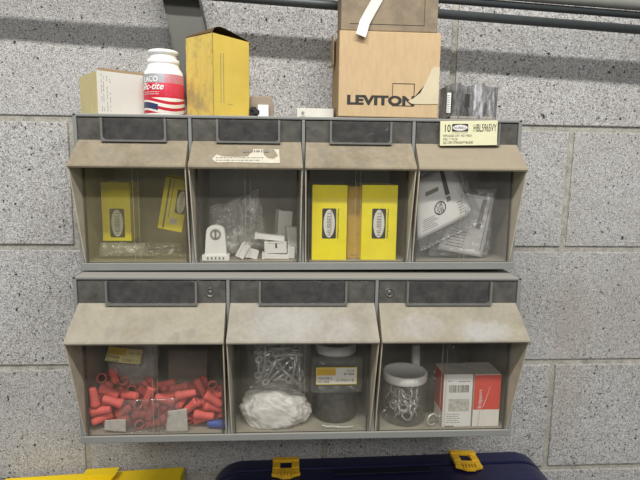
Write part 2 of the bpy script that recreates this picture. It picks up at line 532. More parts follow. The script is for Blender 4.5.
        for x01, wdt in ((0.5 - 0.0035 / ww, 0.0011), (0.5 + 0.0035 / ww, 0.0008), (0.02, 0.0022), (0.98, 0.0022)):
            h = wdt / ww / 2
            c = [wp(0, x01 - h, 0.0), wp(0, x01 + h, 0.0), wp(1, x01 + h, 0.0), wp(1, x01 - h, 0.0)]
            d = [wp(0, x01 - h, 0.0007), wp(0, x01 + h, 0.0007), wp(1, x01 + h, 0.0007), wp(1, x01 - h, 0.0007)]
            vs = [rg.bm.verts.new(q) for q in c + d]
            me_ = M_RIDGE if 0.1 < x01 < 0.9 else M_EDGE
            rg._f((vs[4], vs[5], vs[6], vs[7]), me_)
            for a in range(4): rg._f((vs[a], vs[(a + 1) % 4], vs[4 + (a + 1) % 4], vs[4 + a]), me_)
        rg.build('window', None, bin_, recalc=False)
        # label holder: raised U rim with a clear pocket
        lw = 0.084 if nb == 4 else 0.118
        hx = cx + (0.002 if nb == 4 else 0.0)
        lh = MB()
        a, b = hx - lw / 2, hx + lw / 2
        y0, y1 = -0.0048, yi - 0.0002
        zl = zf - 0.0012
        pts_o = [(a, zt), (a, zl), (b, zl), (b, zt)]
        r = 0.0038
        pts_i = [(b - 0.0028, zt), (b - 0.0028, zl + 0.0024 + r)] + [(b - 0.0028 - r + r * math.cos(q), zl + 0.0024 + r - r * math.sin(q)) for q in (PI / 6, PI / 3, PI / 2)] \
            + [(a + 0.0028 + r - r * math.sin(q), zl + 0.0024 + r - r * math.cos(q)) for q in (0, PI / 6, PI / 3)] + [(a + 0.0028, zl + 0.0024 + r), (a + 0.0028, zt)]
        lh.prism(pts_o + pts_i, 'y', y0, y1, M_HOLD)
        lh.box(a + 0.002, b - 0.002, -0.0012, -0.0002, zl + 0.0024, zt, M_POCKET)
        lh.build('label_holder', None, bin_)
    return root
M_HOLD = plain('grey_rim_plastic', srgb(108, 106, 101), 0.35, 0.5, var=0.1)

TAN = srgb(148, 137, 116); TAND = srgb(112, 102, 84)
PALE = srgb(160, 153, 136); PALED = srgb(132, 124, 107)
BRT = srgb(160, 154, 140)
def hood_maker(name, base, dark, marks=(), shine=()):
    # marks given as (dx from bin centre, fraction down the slope, rx, rz, strength)
    def mk(cx, zf, zh):
        c = lambda L: [(cx + dx, zf + (zh - zf) * fr, rx, rz, st) for dx, fr, rx, rz, st in L]
        return mat_hood(name, base, dark, c(marks), c(shine))
    return mk
up_hoods = [
    hood_maker('dusty_hood', TAN, TAND, [(-0.035, 0.45, 0.008, 0.004, .7), (-0.025, 0.75, 0.013, 0.004, .6), (-0.005, 0.62, 0.004, 0.003, .6), (0.028, 0.35, 0.014, 0.007, .6), (0.045, 0.55, 0.008, 0.004, .5)]),
    hood_maker('dusty_hood', TAN, TAND, [(-0.05, 0.8, 0.006, 0.002, .3)]),
    hood_maker('dusty_hood', TAN, TAND, [(-0.052, 0.38, 0.006, 0.006, .8), (-0.03, 0.3, 0.005, 0.005, .75), (0.033, 0.72, 0.0065, 0.005, .85), (0.0, 0.9, 0.02, 0.003, .3)]),
    hood_maker('dusty_hood', TAN, srgb(134, 124, 105), [(-0.03, 0.55, 0.05, 0.003, .22)]),
]
lo_hoods = [
    hood_maker('pale_dusty_hood', PALE, PALED, [(-0.045, 0.72, 0.009, 0.007, .6), (0.0, 0.62, 0.009, 0.009, .5), (0.036, 0.85, 0.007, 0.005, .7), (0.055, 0.75, 0.008, 0.006, .6)]),
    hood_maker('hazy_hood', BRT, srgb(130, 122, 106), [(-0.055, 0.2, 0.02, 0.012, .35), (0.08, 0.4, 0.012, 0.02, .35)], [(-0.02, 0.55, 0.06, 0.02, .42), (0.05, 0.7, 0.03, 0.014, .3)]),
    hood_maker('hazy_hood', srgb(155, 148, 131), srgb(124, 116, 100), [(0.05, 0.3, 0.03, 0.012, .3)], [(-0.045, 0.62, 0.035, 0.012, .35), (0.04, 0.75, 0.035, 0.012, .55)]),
]
UPX, UPY, UPZ, UPH = 0.0638, -0.1483, -0.0037 + ZA, 0.2077
LOX, LOY, LOZ, LOH = 0.0646, -0.1774, -0.2135 + ZA, 0.2313
cab_up = cabinet(UPX, UPY, UPZ, UPH, 0.1468, 4, 0.029, 0.0345, 0.0662, 0.0102, 0.0049,
        'upper grey bin cabinet with four small clear tip-out bins, boxes standing on its top', up_hoods, [M_WINDOW_A, M_WINDOW, M_WINDOW, M_WINDOW_D])
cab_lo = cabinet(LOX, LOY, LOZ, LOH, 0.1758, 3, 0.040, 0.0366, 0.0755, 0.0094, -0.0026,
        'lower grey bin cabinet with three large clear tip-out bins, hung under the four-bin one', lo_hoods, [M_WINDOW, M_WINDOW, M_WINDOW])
UP_FLOOR = lambda x: UPZ - UPH + 0.0102 + 0.0022 + 0.0049 * (x - UPX)
LO_FLOOR = lambda x: LOZ - LOH + 0.0094 + 0.0022 - 0.0026 * (x - LOX)
UP_TOP = lambda x: UPZ + 0.0049 * (x - UPX) + 0.0003

# worn sticker on the hood of the second upper bin (part of the cabinet)
def hood_point(u, v):
    """point of the upper cabinet's hood plane seen at (u, v)"""
    d = ROT @ Vector(((u - 320) / FPX, (240 - v) / FPX, -1))
    # plane through hood top edge and bottom edge
    p0 = Vector((UPX + 0.2, UPY + 0.0016, UPZ - 0.0345 + 0.00098)); p1 = Vector((UPX + 0.2, UPY - 0.029, UPZ - 0.0662 + 0.00098))
    ex = Vector((1, 0, 0.0049)); nrm = ex.cross(p1 - p0).normalized()
    if nrm.y > 0: nrm = -nrm
    t = (p0 + nrm * 0.0010 - CAM).dot(nrm) / d.dot(nrm)
    return CAM + d * t, nrm
st = MB()
outline = [(212, 159), (215, 156), (217, 154.5), (221, 156), (224, 156.6), (235, 157), (248, 156.5), (252, 152), (253.5, 149), (260, 149.3), (263, 149.5), (264, 155), (268, 158.5), (274, 159), (278, 156), (275, 151), (273, 149.6), (279, 149.4), (280, 163), (270, 163.3), (262, 163), (245, 162.6), (230, 162.4), (217, 162.6), (214, 161)]
vs = [hood_point(*p)[0] for p in outline]; nr = hood_point(240, 155)[1]
f_ = [st.bm.verts.new(v) for v in vs]; g_ = [st.bm.verts.new(v + nr * 0.00025) for v in vs]
st._f(g_, None)
for i in range(len(vs)): st._f((f_[i], f_[(i + 1) % len(vs)], g_[(i + 1) % len(vs)], g_[i]), None)
bmesh.ops.triangulate(st.bm, faces=[f for f in st.bm.faces if len(f.verts) > 4])
sticker = st.build('sticker', plain('worn_white_sticker', srgb(188, 181, 163), 0.6, 0.3, var=0.08, vs=120))
def to_parent(o, par):
    bpy.context.view_layer.update()
    mw = o.matrix_world.copy()
    o.parent = par
    o.matrix_parent_inverse = par.matrix_world.inverted()
bin2 = [c for c in cab_up.children if c.name.startswith('bin')][1]
# dark print rows on it
pr = MB()
for row, (u0, u1, v) in enumerate(((216, 264, 158.3), (216, 258, 160.9), (243, 266, 152.5))):
    u = u0
    while u < u1:
        L = random.uniform(1.2, 3.6)
        h = 0.55 if row < 2 else 1.3
        ps = [hood_point(u, v)[0], hood_point(u + L, v)[0], hood_point(u + L, v - h * 1.6)[0], hood_point(u, v - h * 1.6)[0]]
        pr.quad([p + nr * 0.0004 for p in ps]); u += L + random.uniform(0.7, 1.3)
print_o = pr.build('print', M_GREYINK, sticker, recalc=False)
to_parent(sticker, bin2)

# ---------------------------------------------------------------- cartons
def dashes(mb, x0, x1, z, h, y, m, mn=0.0012, mx=0.004):
    x = x0
    while x < x1:
        L = min(random.uniform(mn, mx), x1 - x)
        mb.box(x, x + L, y - 0.00012, y, z, z + h, m)
        x += L + random.uniform(0.0005, 0.0011)

def oval_logo(mb, cx, cz, w, h, y, vertical=True):
    """dark rounded panel with a silver oval reading HUBBELL, on a face looking at -y"""
    def rr(w2, h2, r, n=5):
        P = []
        for sx, sz, a0 in ((1, 1, 0), (-1, 1, PI / 2), (-1, -1, PI), (1, -1, 3 * PI / 2)):
            for k in range(n + 1):
                a = a0 + k * PI / 2 / n
                P.append((cx + sx * (w2 - r) + r * math.cos(a), cz + sz * (h2 - r) + r * math.sin(a)))
        return P
    mb.prism(rr(w / 2, h / 2, min(w, h) * 0.1), 'y', y - 0.00015, y, M_BLACKINK)
    ew, eh = (w * 0.40, h * 0.465) if vertical else (w * 0.465, h * 0.38)
    mb.prism([(cx + ew * math.cos(a * PI / 16), cz + eh * math.sin(a * PI / 16)) for a in range(32)], 'y', y - 0.0003, y - 0.0001, M_SILVER)
    L = (h if vertical else w) * 0.80
    b = text_bm('HUBBELL', 1.0, align='CENTER', bold=0.0)
    xs = [v.co.x for v in b.verts]; sc = L / (max(xs) - min(xs)); th = (w if vertical else h) * 0.33
    for v in b.verts: v.co.x *= sc; v.co.y = (v.co.y - 0.36) * th / 0.72; v.co.z = v.co.z * 0.5
    Rm = Matrix.Rotation(PI / 2, 4, 'Z') if vertical else Matrix.Identity(4)
    mb.merge(b, M_GREYINK if vertical else M_BLACKINK, Matrix.Translation((cx, y - 0.0004, cz)) @ FRONT @ Rm)

def small_text(mb, s, size, x, z, y, m, rot=0.0, sx=1.0, fit=None, bold=0.0, shear=0.0):
    b = text_bm(s, size, sx, 0.00008, 'LEFT', shear, bold)
    if fit:
        xs = [v.co.x for v in b.verts]; k = fit / (max(xs) - min(xs))
        for v in b.verts: v.co.x *= k
    mb.merge(b, m, Matrix.Translation((x, y - 0.0002, z)) @ FRONT @ Matrix.Rotation(rot, 4, 'Z'))

# two yellow boxes in the third upper bin
def yellow_box(px0, px1, pt, Y, depth, label, floor):
    a = at(px0, 220, Y); b = at(px1, 220, Y); zt = at((px0 + px1) / 2, pt, Y).z
    z0 = floor((a.x + b.x) / 2)
    w_, h_ = b.x - a.x, zt - z0
    root = empty('carton', ((a.x + b.x) / 2, Y + depth / 2, z0))
    tag(root, label, 'box', 'yellow boxes in the bins')
    m = MB().box(-w_ / 2, w_ / 2, -depth / 2, depth / 2, 0, h_, None, 0.0006)
    m.build('box_body', M_YELLOW, root)
    return root, w_, h_, depth
def logo_part(root, w_, h_, d, cx, cz, lw=0.0195, lh=0.042):
    m = MB()
    y = -d / 2 - 0.0001
    oval_logo(m, cx, cz, lw, lh, y)
    b = text_bm('Wiring Device-Kellems', 0.0032)
    xs = [v.co.x for v in b.verts]; k = lh / (max(xs) - min(xs))
    for v in b.verts: v.co.x = (v.co.x) * k - lh / 2
    m.merge(b, M_BLACKINK, Matrix.Translation((cx + lw / 2 + 0.0036, y - 0.0001, cz)) @ FRONT @ Matrix.Rotation(PI / 2, 4, 'Z'))
    return m.build('printed_logo', None, root)
Yb = -0.142
r_, w_, h_, d_ = yellow_box(312, 347, 185, Yb, 0.05, 'left of the two yellow boxes standing side by side in the third upper bin', UP_FLOOR)
logo_part(r_, w_, h_, d_, -0.0005, 0.0515)
r_, w_, h_, d_ = yellow_box(361.5, 397, 185, Yb, 0.115, 'right of the two yellow boxes standing side by side in the third upper bin', UP_FLOOR)
logo_part(r_, w_, h_, d_, -0.0005, 0.0515)

r_, w_, h_, d_ = yellow_box(347.5, 361.5, 186, -0.128, 0.10, 'brownish yellow box wedged between the two bright yellow boxes of its bin', UP_FLOOR)  # added box, stands in for the shaded side of its right neighbour
r_.children[0].data.materials[0] = plain('shaded_yellow_card', srgb(196, 162, 70), 0.7, 0.25, var=0.1)  # shade is put into this brownish yellow
m = MB(); dashes(m, -0.004, 0.004, 0.004, 0.002, -d_ / 2, M_GREYINK, 0.0008, 0.0016); m.build('print', None, r_)

# upper bin 1: standing box on bags, tilted box, clutter of bags
a = at(103, 240, -0.105); b = at(131.5, 240, -0.105); zt = at(117, 182.5, -0.105).z; zb = at(117, 241, -0.105).z
root = empty('carton', ((a.x + b.x) / 2, -0.08, zb))
tag(root, 'upright yellow box with an oval logo behind the grimy window of the first upper bin', 'box', 'yellow boxes in the bins')
w_, h_, d_ = b.x - a.x, zt - zb, 0.05
MB().box(-w_ / 2, w_ / 2, -d_ / 2, d_ / 2, 0, h_, None, 0.0006).build('box_body', M_YELLOW, root)
m = MB(); oval_logo(m, 0.001, h_ * 0.31, 0.0205, 0.041, -d_ / 2 - 0.0001); m.build('printed_logo', None, root)

Yt = -0.118
c0, c1, c2 = at(157, 231, Yt), at(190, 233, Yt), at(170, 177.5, Yt)
root = empty('carton', ((c0.x + c1.x) / 2 + 0.001, Yt + 0.02, c0.z), (0.06, 0.20, 0))
tag(root, 'yellow box with two dark stripes leaning sideways at the right of the first upper bin', 'box', 'yellow boxes in the bins')
wr_ = 0.2086 - root.location.x - 0.0150
MB().box(-0.0245, wr_, -0.016, 0.016, 0, 0.0745, None, 0.0006).build('box_body', M_YELLOW, root)
m = MB()
y = -0.0161
m.box(-0.0185, -0.0160, y - 0.00015, y, 0.002, 0.072, M_GREYINK)
m.box(-0.0125, -0.0115, y - 0.00015, y, 0.018, 0.072, M_GREYINK)
oval_logo(m, wr_ - 0.0075, 0.043, 0.0145, 0.034, y)
m.box(-0.0095, 0.0012, y - 0.0002, y, 0.010, 0.019, M_PACKWHITE)
for i in range(4): dashes(m, -0.0085, 0.0003, 0.0115 + i * 0.0018, 0.0007, y - 0.0002, M_GREYINK)
m.build('printed_logo', None, root)

# ---------------------------------------------------------------- bags, sheets
def grid_bag(name, corners, thick, nx, ny, mat, amp=0.004, seed=0, freq=45, parent=None, bulge=1.0):
    """closed pillow between four corners (bl, br, tr, tl), crumpled"""
    P = [Vector(c) for c in corners]
    nrm = (P[1] - P[0]).cross(P[3] - P[0]).normalized()
    if nrm.y > 0: nrm = -nrm
    mb = MB()
    def pt(u, v, side):
        p = P[0] * (1 - u) * (1 - v) + P[1] * u * (1 - v) + P[2] * u * v + P[3] * (1 - u) * v
        e_ = min(1, 4 * u * (1 - u)) ** 0.5 * min(1, 4 * v * (1 - v)) ** 0.5
        q = p * freq + Vector((seed * 7.3, side * 3.1, seed))
        n_ = noise.noise(q) * 0.7 + noise.noise(q * 2.3) * 0.45 + (0.5 - abs(noise.noise(q * 0.9))) * 0.6
        off = side * thick / 2 * e_ * bulge + n_ * amp * (0.25 + e_)
        jit = Vector((noise.noise(q * 1.3 + Vector((9, 0, 0))), 0, noise.noise(q * 1.3 + Vector((0, 9, 0))))) * amp * 0.8
        return p + nrm * (off + (0.0002 * side)) + jit * 0.7
    F = [[mb.bm.verts.new(pt(i / nx, j / ny, 1)) for i in range(nx + 1)] for j in range(ny + 1)]
    B = [[mb.bm.verts.new(pt(i / nx, j / ny, -1)) for i in range(nx + 1)] for j in range(ny + 1)]
    for j in range(ny):
        for i in range(nx):
            mb._f((F[j][i], F[j][i + 1], F[j + 1][i + 1], F[j + 1][i]), None, True)
            mb._f((B[j][i + 1], B[j][i], B[j + 1][i], B[j + 1][i + 1]), None, True)
    for i in range(nx):
        mb._f((B[0][i], B[0][i + 1], F[0][i + 1], F[0][i]), None)
        mb._f((F[ny][i], F[ny][i + 1], B[ny][i + 1], B[ny][i]), None)
    for j in range(ny):
        mb._f((F[j][0], F[j + 1][0], B[j + 1][0], B[j][0]), None)
        mb._f((B[j][nx], B[j + 1][nx], F[j + 1][nx], F[j][nx]), None)
    return mb.build(name, mat, parent)

def quadY(pts, Y, Ytop=None):
    """pixel corners bl, br, tr, tl -> world points; Ytop lets the top lean back"""
    Ytop = Y if Ytop is None else Ytop
    return [at(*pts[0], Y), at(*pts[1], Y), at(*pts[2], Ytop), at(*pts[3], Ytop)]

# clutter at the bottom of upper bin 1
for i, (q, Y, mat, lab) in enumerate((
    ([(99, 256), (150, 256), (146, 243), (101, 243)], -0.125, M_BAGW, 'crumpled milky plastic bag lying under the upright box in the first upper bin'),
    ([(142, 256), (183, 256), (181, 243), (146, 242)], -0.128, M_BAG, 'crumpled clear plastic bag lying under the leaning box in the first upper bin'))):
    o = grid_bag('plastic_bag', quadY(q, Y), 0.02, 26, 12, mat, 0.004, i + 3, 90)
    tag(o, lab, 'bag', 'small crumpled bags in the bins')

# upper bin 2: lamp holders and their bag
def lampholder(loc, rot, label, s=1.0):
    root = empty('lamp_holder', loc, rot)
    tag(root, label, 'lamp holder', 'white lamp holders in the second upper bin')
    m = MB()
    pts = [(-0.0115, 0), (0.0115, 0), (0.0105, 0.018), (0.0095, 0.030)] + [(0.0095 * math.cos(a), 0.030 + 0.006 * math.sin(a)) for a in (0.5, 1.0, PI / 2, PI - 1.0, PI - 0.5)] + [(-0.0095, 0.030), (-0.0105, 0.018)]
    m.prism([(x * s, z * s) for x, z in pts], 'y', -0.004 * s, 0.006 * s, None, 0.0007)
    m.box(-0.014 * s, 0.014 * s, -0.006 * s, 0.008 * s, -0.001 * s, 0.005 * s, None, 0.0006)
    m.build('holder_body', M_WHITE, root)
    k = MB()
    k.lathe([(0.0056 * s, 0), (0.0056 * s, 0.0012), (0.0036 * s, 0.0012), (0.0036 * s, 0.0)], plain('grey_socket', srgb(150, 146, 138), 0.5), 28, Matrix.Translation((0, -0.004 * s, 0.027 * s)) @ FRONT)
    k.box(-0.0009 * s, 0.0009 * s, -0.0052 * s, -0.004 * s, 0.022 * s, 0.032 * s, M_GREYINK)
    k.build('rotor_socket', None, root)
    k = MB()
    for x in (-0.008, -0.004, 0, 0.004, 0.008):
        k.box((x - 0.0008) * s, (x + 0.0008) * s, -0.0063 * s, -0.0058 * s, 0.0005 * s, 0.003 * s, M_GREYINK)
    k.build('wire_slot', None, root)
    return root
p = at(216.5, 260, -0.135)
lampholder((p.x, -0.1375, UP_FLOOR(p.x) + 0.0012), (0, 0, 0.03), 'white lamp holder with round rotor standing upright at the left of its bin', 1.32)

def clip_piece(loc, rot, dims, label, slot=True):
    w2, d2, h2 = dims
    root = empty('connector_block', loc, rot)
    tag(root, label, 'connector', 'white connector blocks in the second upper bin')
    m = MB().box(-w2 / 2, w2 / 2, -d2 / 2, d2 / 2, 0, h2, None, 0.0008)
    m.box(-w2 / 2 - 0.002, -w2 / 2 + 0.0015, -d2 / 2 - 0.001, d2 / 2, -0.0005, h2 + 0.0012, None, 0.0004)
    m.build('connector_body', M_WHITE, root)
    if slot:
        k = MB().box(-0.0012, 0.0012, -d2 / 2 - 0.0003, -d2 / 2 + 0.001, h2 * 0.5, h2 * 0.92, M_BLACKINK)
        k.box(-w2 * 0.4, w2 * 0.4, -d2 / 2 - 0.0002, -d2 / 2 + 0.001, h2 * 0.93, h2 * 0.96, M_GREYINK)
        k.build('slot', None, root)
    return root
def pz(u, v, Y): return at(u, v, Y)
p = at(241, 257, -0.130); clip_piece((p.x, -0.130, UP_FLOOR(p.x) + 0.0022), (0, 0.50, -0.2), (0.010, 0.012, 0.020), 'white connector block tipped over to the right, beside the upright lamp holder', False)
p = at(251, 257, -0.127); clip_piece((p.x, -0.127, UP_FLOOR(p.x) + 0.0008), (0.0, 0.28, 0.25), (0.015, 0.012, 0.013), 'greyish connector block lying in the middle of the second upper bin', False)
p = at(276, 259, -0.126); clip_piece((p.x, -0.126, UP_FLOOR(p.x) + 0.0004), (0, 0.02, 0.06), (0.036, 0.018, 0.0065), 'flat white connector block at the bottom of the pile on the right', False)
p = at(276, 255, -0.128); clip_piece((p.x + 0.001, -0.128, UP_FLOOR(p.x) + 0.0082), (0, -0.03, -0.05), (0.029, 0.013, 0.0155), 'white connector block with a dark slot in its face, middle of the pile', True)
p = at(270, 243, -0.120); clip_piece((p.x, -0.118, UP_FLOOR(p.x) + 0.0258), (0, 0.10, 0.05), (0.040, 0.016, 0.0068), 'long white connector block on top of the pile', False)
p = at(292, 257, -0.132); clip_piece((p.x, -0.125, UP_FLOOR(p.x) + 0.0004), (0, 0.06, -0.1), (0.0085, 0.012, 0.0165), 'small white connector block at the right end of the pile', False)
p = at(293, 240, -0.115); clip_piece((p.x, -0.088, UP_FLOOR(p.x) + 0.0004), (0, -0.05, 0.2), (0.013, 0.014, 0.040), 'tall narrow white connector block standing behind the pile', False)
p = at(283, 215, -0.085); clip_piece((p.x - 0.001, -0.065, UP_FLOOR(p.x) + 0.0004), (0, 0.06, 0.3), (0.020, 0.018, 0.062), 'tall pale connector block standing at the back right of the bin', False)
o = grid_bag('plastic_bag', quadY([(204, 250), (268, 248), (258, 188), (210, 208)], -0.100, -0.085), 0.022, 40, 34, M_BAGW, 0.006, 1, 60)
tag(o, 'crumpled milky plastic bag rising behind the white lamp holder', 'bag')
o = grid_bag('plastic_bag', quadY([(220, 254), (240, 254), (238, 234), (222, 236)], -0.112), 0.015, 18, 18, M_BAGW, 0.004, 8, 90)
tag(o, 'small scrunched plastic bag between the lamp holder and the tipped connector block', 'bag', 'small crumpled bags in the bins')

# upper bin 4: clear bags holding printed leaflets
def leaflet(name, corners, thick=0.0006, bow=0.004):
    P = [Vector(c) for c in corners]
    nrm = (P[1] - P[0]).cross(P[3] - P[0]).normalized()
    if nrm.y > 0: nrm = -nrm
    mb = MB(); n = 12
    g = [[None] * (n + 1) for _ in range(n + 1)]; h = [[None] * (n + 1) for _ in range(n + 1)]
    def S(u, v): return P[0] * (1 - u) * (1 - v) + P[1] * u * (1 - v) + P[2] * u * v + P[3] * (1 - u) * v + nrm * (bow * math.sin(PI * u))
    for j in range(n + 1):
        for i in range(n + 1):
            q = S(i / n, j / n); g[j][i] = mb.bm.verts.new(q + nrm * thick); h[j][i] = mb.bm.verts.new(q)
    for j in range(n):
        for i in range(n):
            mb._f((g[j][i], g[j][i + 1], g[j + 1][i + 1], g[j + 1][i]), None, True)
            mb._f((h[j][i + 1], h[j][i], h[j + 1][i], h[j + 1][i + 1]), None, True)
    for i in range(n):
        mb._f((h[0][i], h[0][i + 1], g[0][i + 1], g[0][i]), None); mb._f((g[n][i], g[n][i + 1], h[n][i + 1], h[n][i]), None)
        mb._f((g[i][0], g[i + 1][0], h[i + 1][0], h[i][0]), None); mb._f((h[i][n], h[i + 1][n], g[i + 1][n], g[i][n]), None)
    return mb, S, nrm
def on_sheet(S, nrm, b, u0, v0, du, dv, th=0.0009, mat4=None):
    """wrap a bmesh (x,y in 0..1) on the sheet patch starting u0,v0 sized du,dv"""
    for v in b.verts:
        c = mat4 @ v.co if mat4 else v.co
        v.co = S(u0 + c.x * du, v0 + c.y * dv) + nrm * th
    return b
def unit_rect(n=6):
    b = bmesh.new()
    r0 = [b.verts.new((i / n, 0, 0)) for i in range(n + 1)]; r1 = [b.verts.new((i / n, 1, 0)) for i in range(n + 1)]
    for i in range(n): b.faces.new((r0[i], r0[i + 1], r1[i + 1], r1[i]))
    return b
def unit_text(s):
    b = text_bm(s, 1.0, extr=0.0)
    xs = [v.co.x for v in b.verts]; ys = [v.co.y for v in b.verts]
    for v in b.verts: v.co.x = (v.co.x - min(xs)) / (max(xs) - min(xs)); v.co.y = (v.co.y - min(ys)) / (max(ys) - min(ys))
    return b

root = empty('plastic_bag', at(445, 215, -0.145))
tag(root, 'clear bag with a white leaflet bearing a round mark, tilted at left of its bin', 'bag', 'clear bags of leaflets in the fourth upper bin')
base = [at(417.5, 240, -0.140), at(472, 213, -0.1405), at(452, 163, -0.1405), at(416, 180, -0.140)]
mb, S, nr_ = leaflet('leaflet', [base[0], base[1], base[2], base[3]])
lf = mb.build('leaflet', M_PAPER); 
ink = MB()
for (u0, v0, du, dv, m_) in ((0.62, 0.52, 0.10, 0.50, M_BLACKINK), (0.20, 0.66, 0.30, 0.07, M_GREYINK), (0.62, 0.40, 0.09, 0.09, M_GREYINK)):
    ink.merge(on_sheet(S, nr_, unit_rect(), u0, v0, du, dv), m_)
ink.merge(on_sheet(S, nr_, unit_text('UR'), 0.40, 0.37, 0.13, 0.08, 0.0010), M_BLACKINK)
ink.merge(on_sheet(S, nr_, unit_text('SB'), 0.40, 0.28, 0.13, 0.08, 0.0010), M_BLACKINK)
rb = bmesh.new(); n = 24
ra = [rb.verts.new((0.5 + 0.5 * math.cos(k * 2 * PI / n), 0.5 + 0.5 * math.sin(k * 2 * PI / n), 0)) for k in range(n)]
ri = [rb.verts.new((0.5 + 0.41 * math.cos(k * 2 * PI / n), 0.5 + 0.41 * math.sin(k * 2 * PI / n), 0)) for k in range(n)]
for k in range(n): rb.faces.new((ra[k], ra[(k + 1) % n], ri[(k + 1) % n], ri[k]))
ink.merge(on_sheet(S, nr_, rb, 0.345, 0.245, 0.24, 0.235), M_BLACKINK)
for i in range(6): ink.merge(on_sheet(S, nr_, unit_rect(), 0.10 + 0.02 * (i % 2), 0.10 + i * 0.035, 0.28 - 0.03 * (i % 3), 0.010), M_GREYINK)
for i in range(5): ink.merge(on_sheet(S, nr_, unit_rect(), 0.80, 0.10 + i * 0.05, 0.12, 0.012), M_GREYINK)
ink_o = ink.build('print', None, lf, recalc=False)
to_parent(lf, root)
bg = grid_bag('bag_film', quadY([(419, 252), (484, 222), (458, 158), (417, 170)], -0.1395, -0.1395), 0.006, 30, 30, M_BAG, 0.0016, 21, 50)
to_parent(bg, root)

root = empty('plastic_bag', at(470, 240, -0.13))
tag(root, 'clear bag with a folded leaflet, leaning at the middle of the fourth upper bin', 'bag', 'clear bags of leaflets in the fourth upper bin')
mb, S, nr_ = leaflet('leaflet', [at(437, 249, -0.130), at(482, 257, -0.130), at(494, 198, -0.126), at(462, 193, -0.126)], bow=0.003)
lf = mb.build('leaflet', M_PAPER)
ink = MB()
ink.merge(on_sheet(S, nr_, unit_rect(), 0.66, 0.45, 0.13, 0.50), M_GREYINK)
ink.merge(on_sheet(S, nr_, unit_rect(), 0.90, 0.1, 0.02, 0.85), M_GREYINK)
for i in range(7): ink.merge(on_sheet(S, nr_, unit_rect(), 0.1, 0.1 + i * 0.05, 0.4, 0.012), M_GREYINK)
ink.build('print', None, lf, recalc=False)
to_parent(lf, root)
bg = grid_bag('bag_film', quadY([(428, 256), (488, 256), (497, 190), (440, 188)], -0.129, -0.124), 0.012, 32, 32, M_BAG, 0.004, 22, 55)
to_parent(bg, root)
o = grid_bag('plastic_bag', quadY([(466, 252), (493, 252), (494, 190), (474, 188)], -0.105, -0.095), 0.02, 28, 34, M_BAG, 0.005, 23, 60)
tag(o, 'empty crumpled clear bag standing at the right side of the fourth upper bin', 'bag', 'clear bags of leaflets in the fourth upper bin')

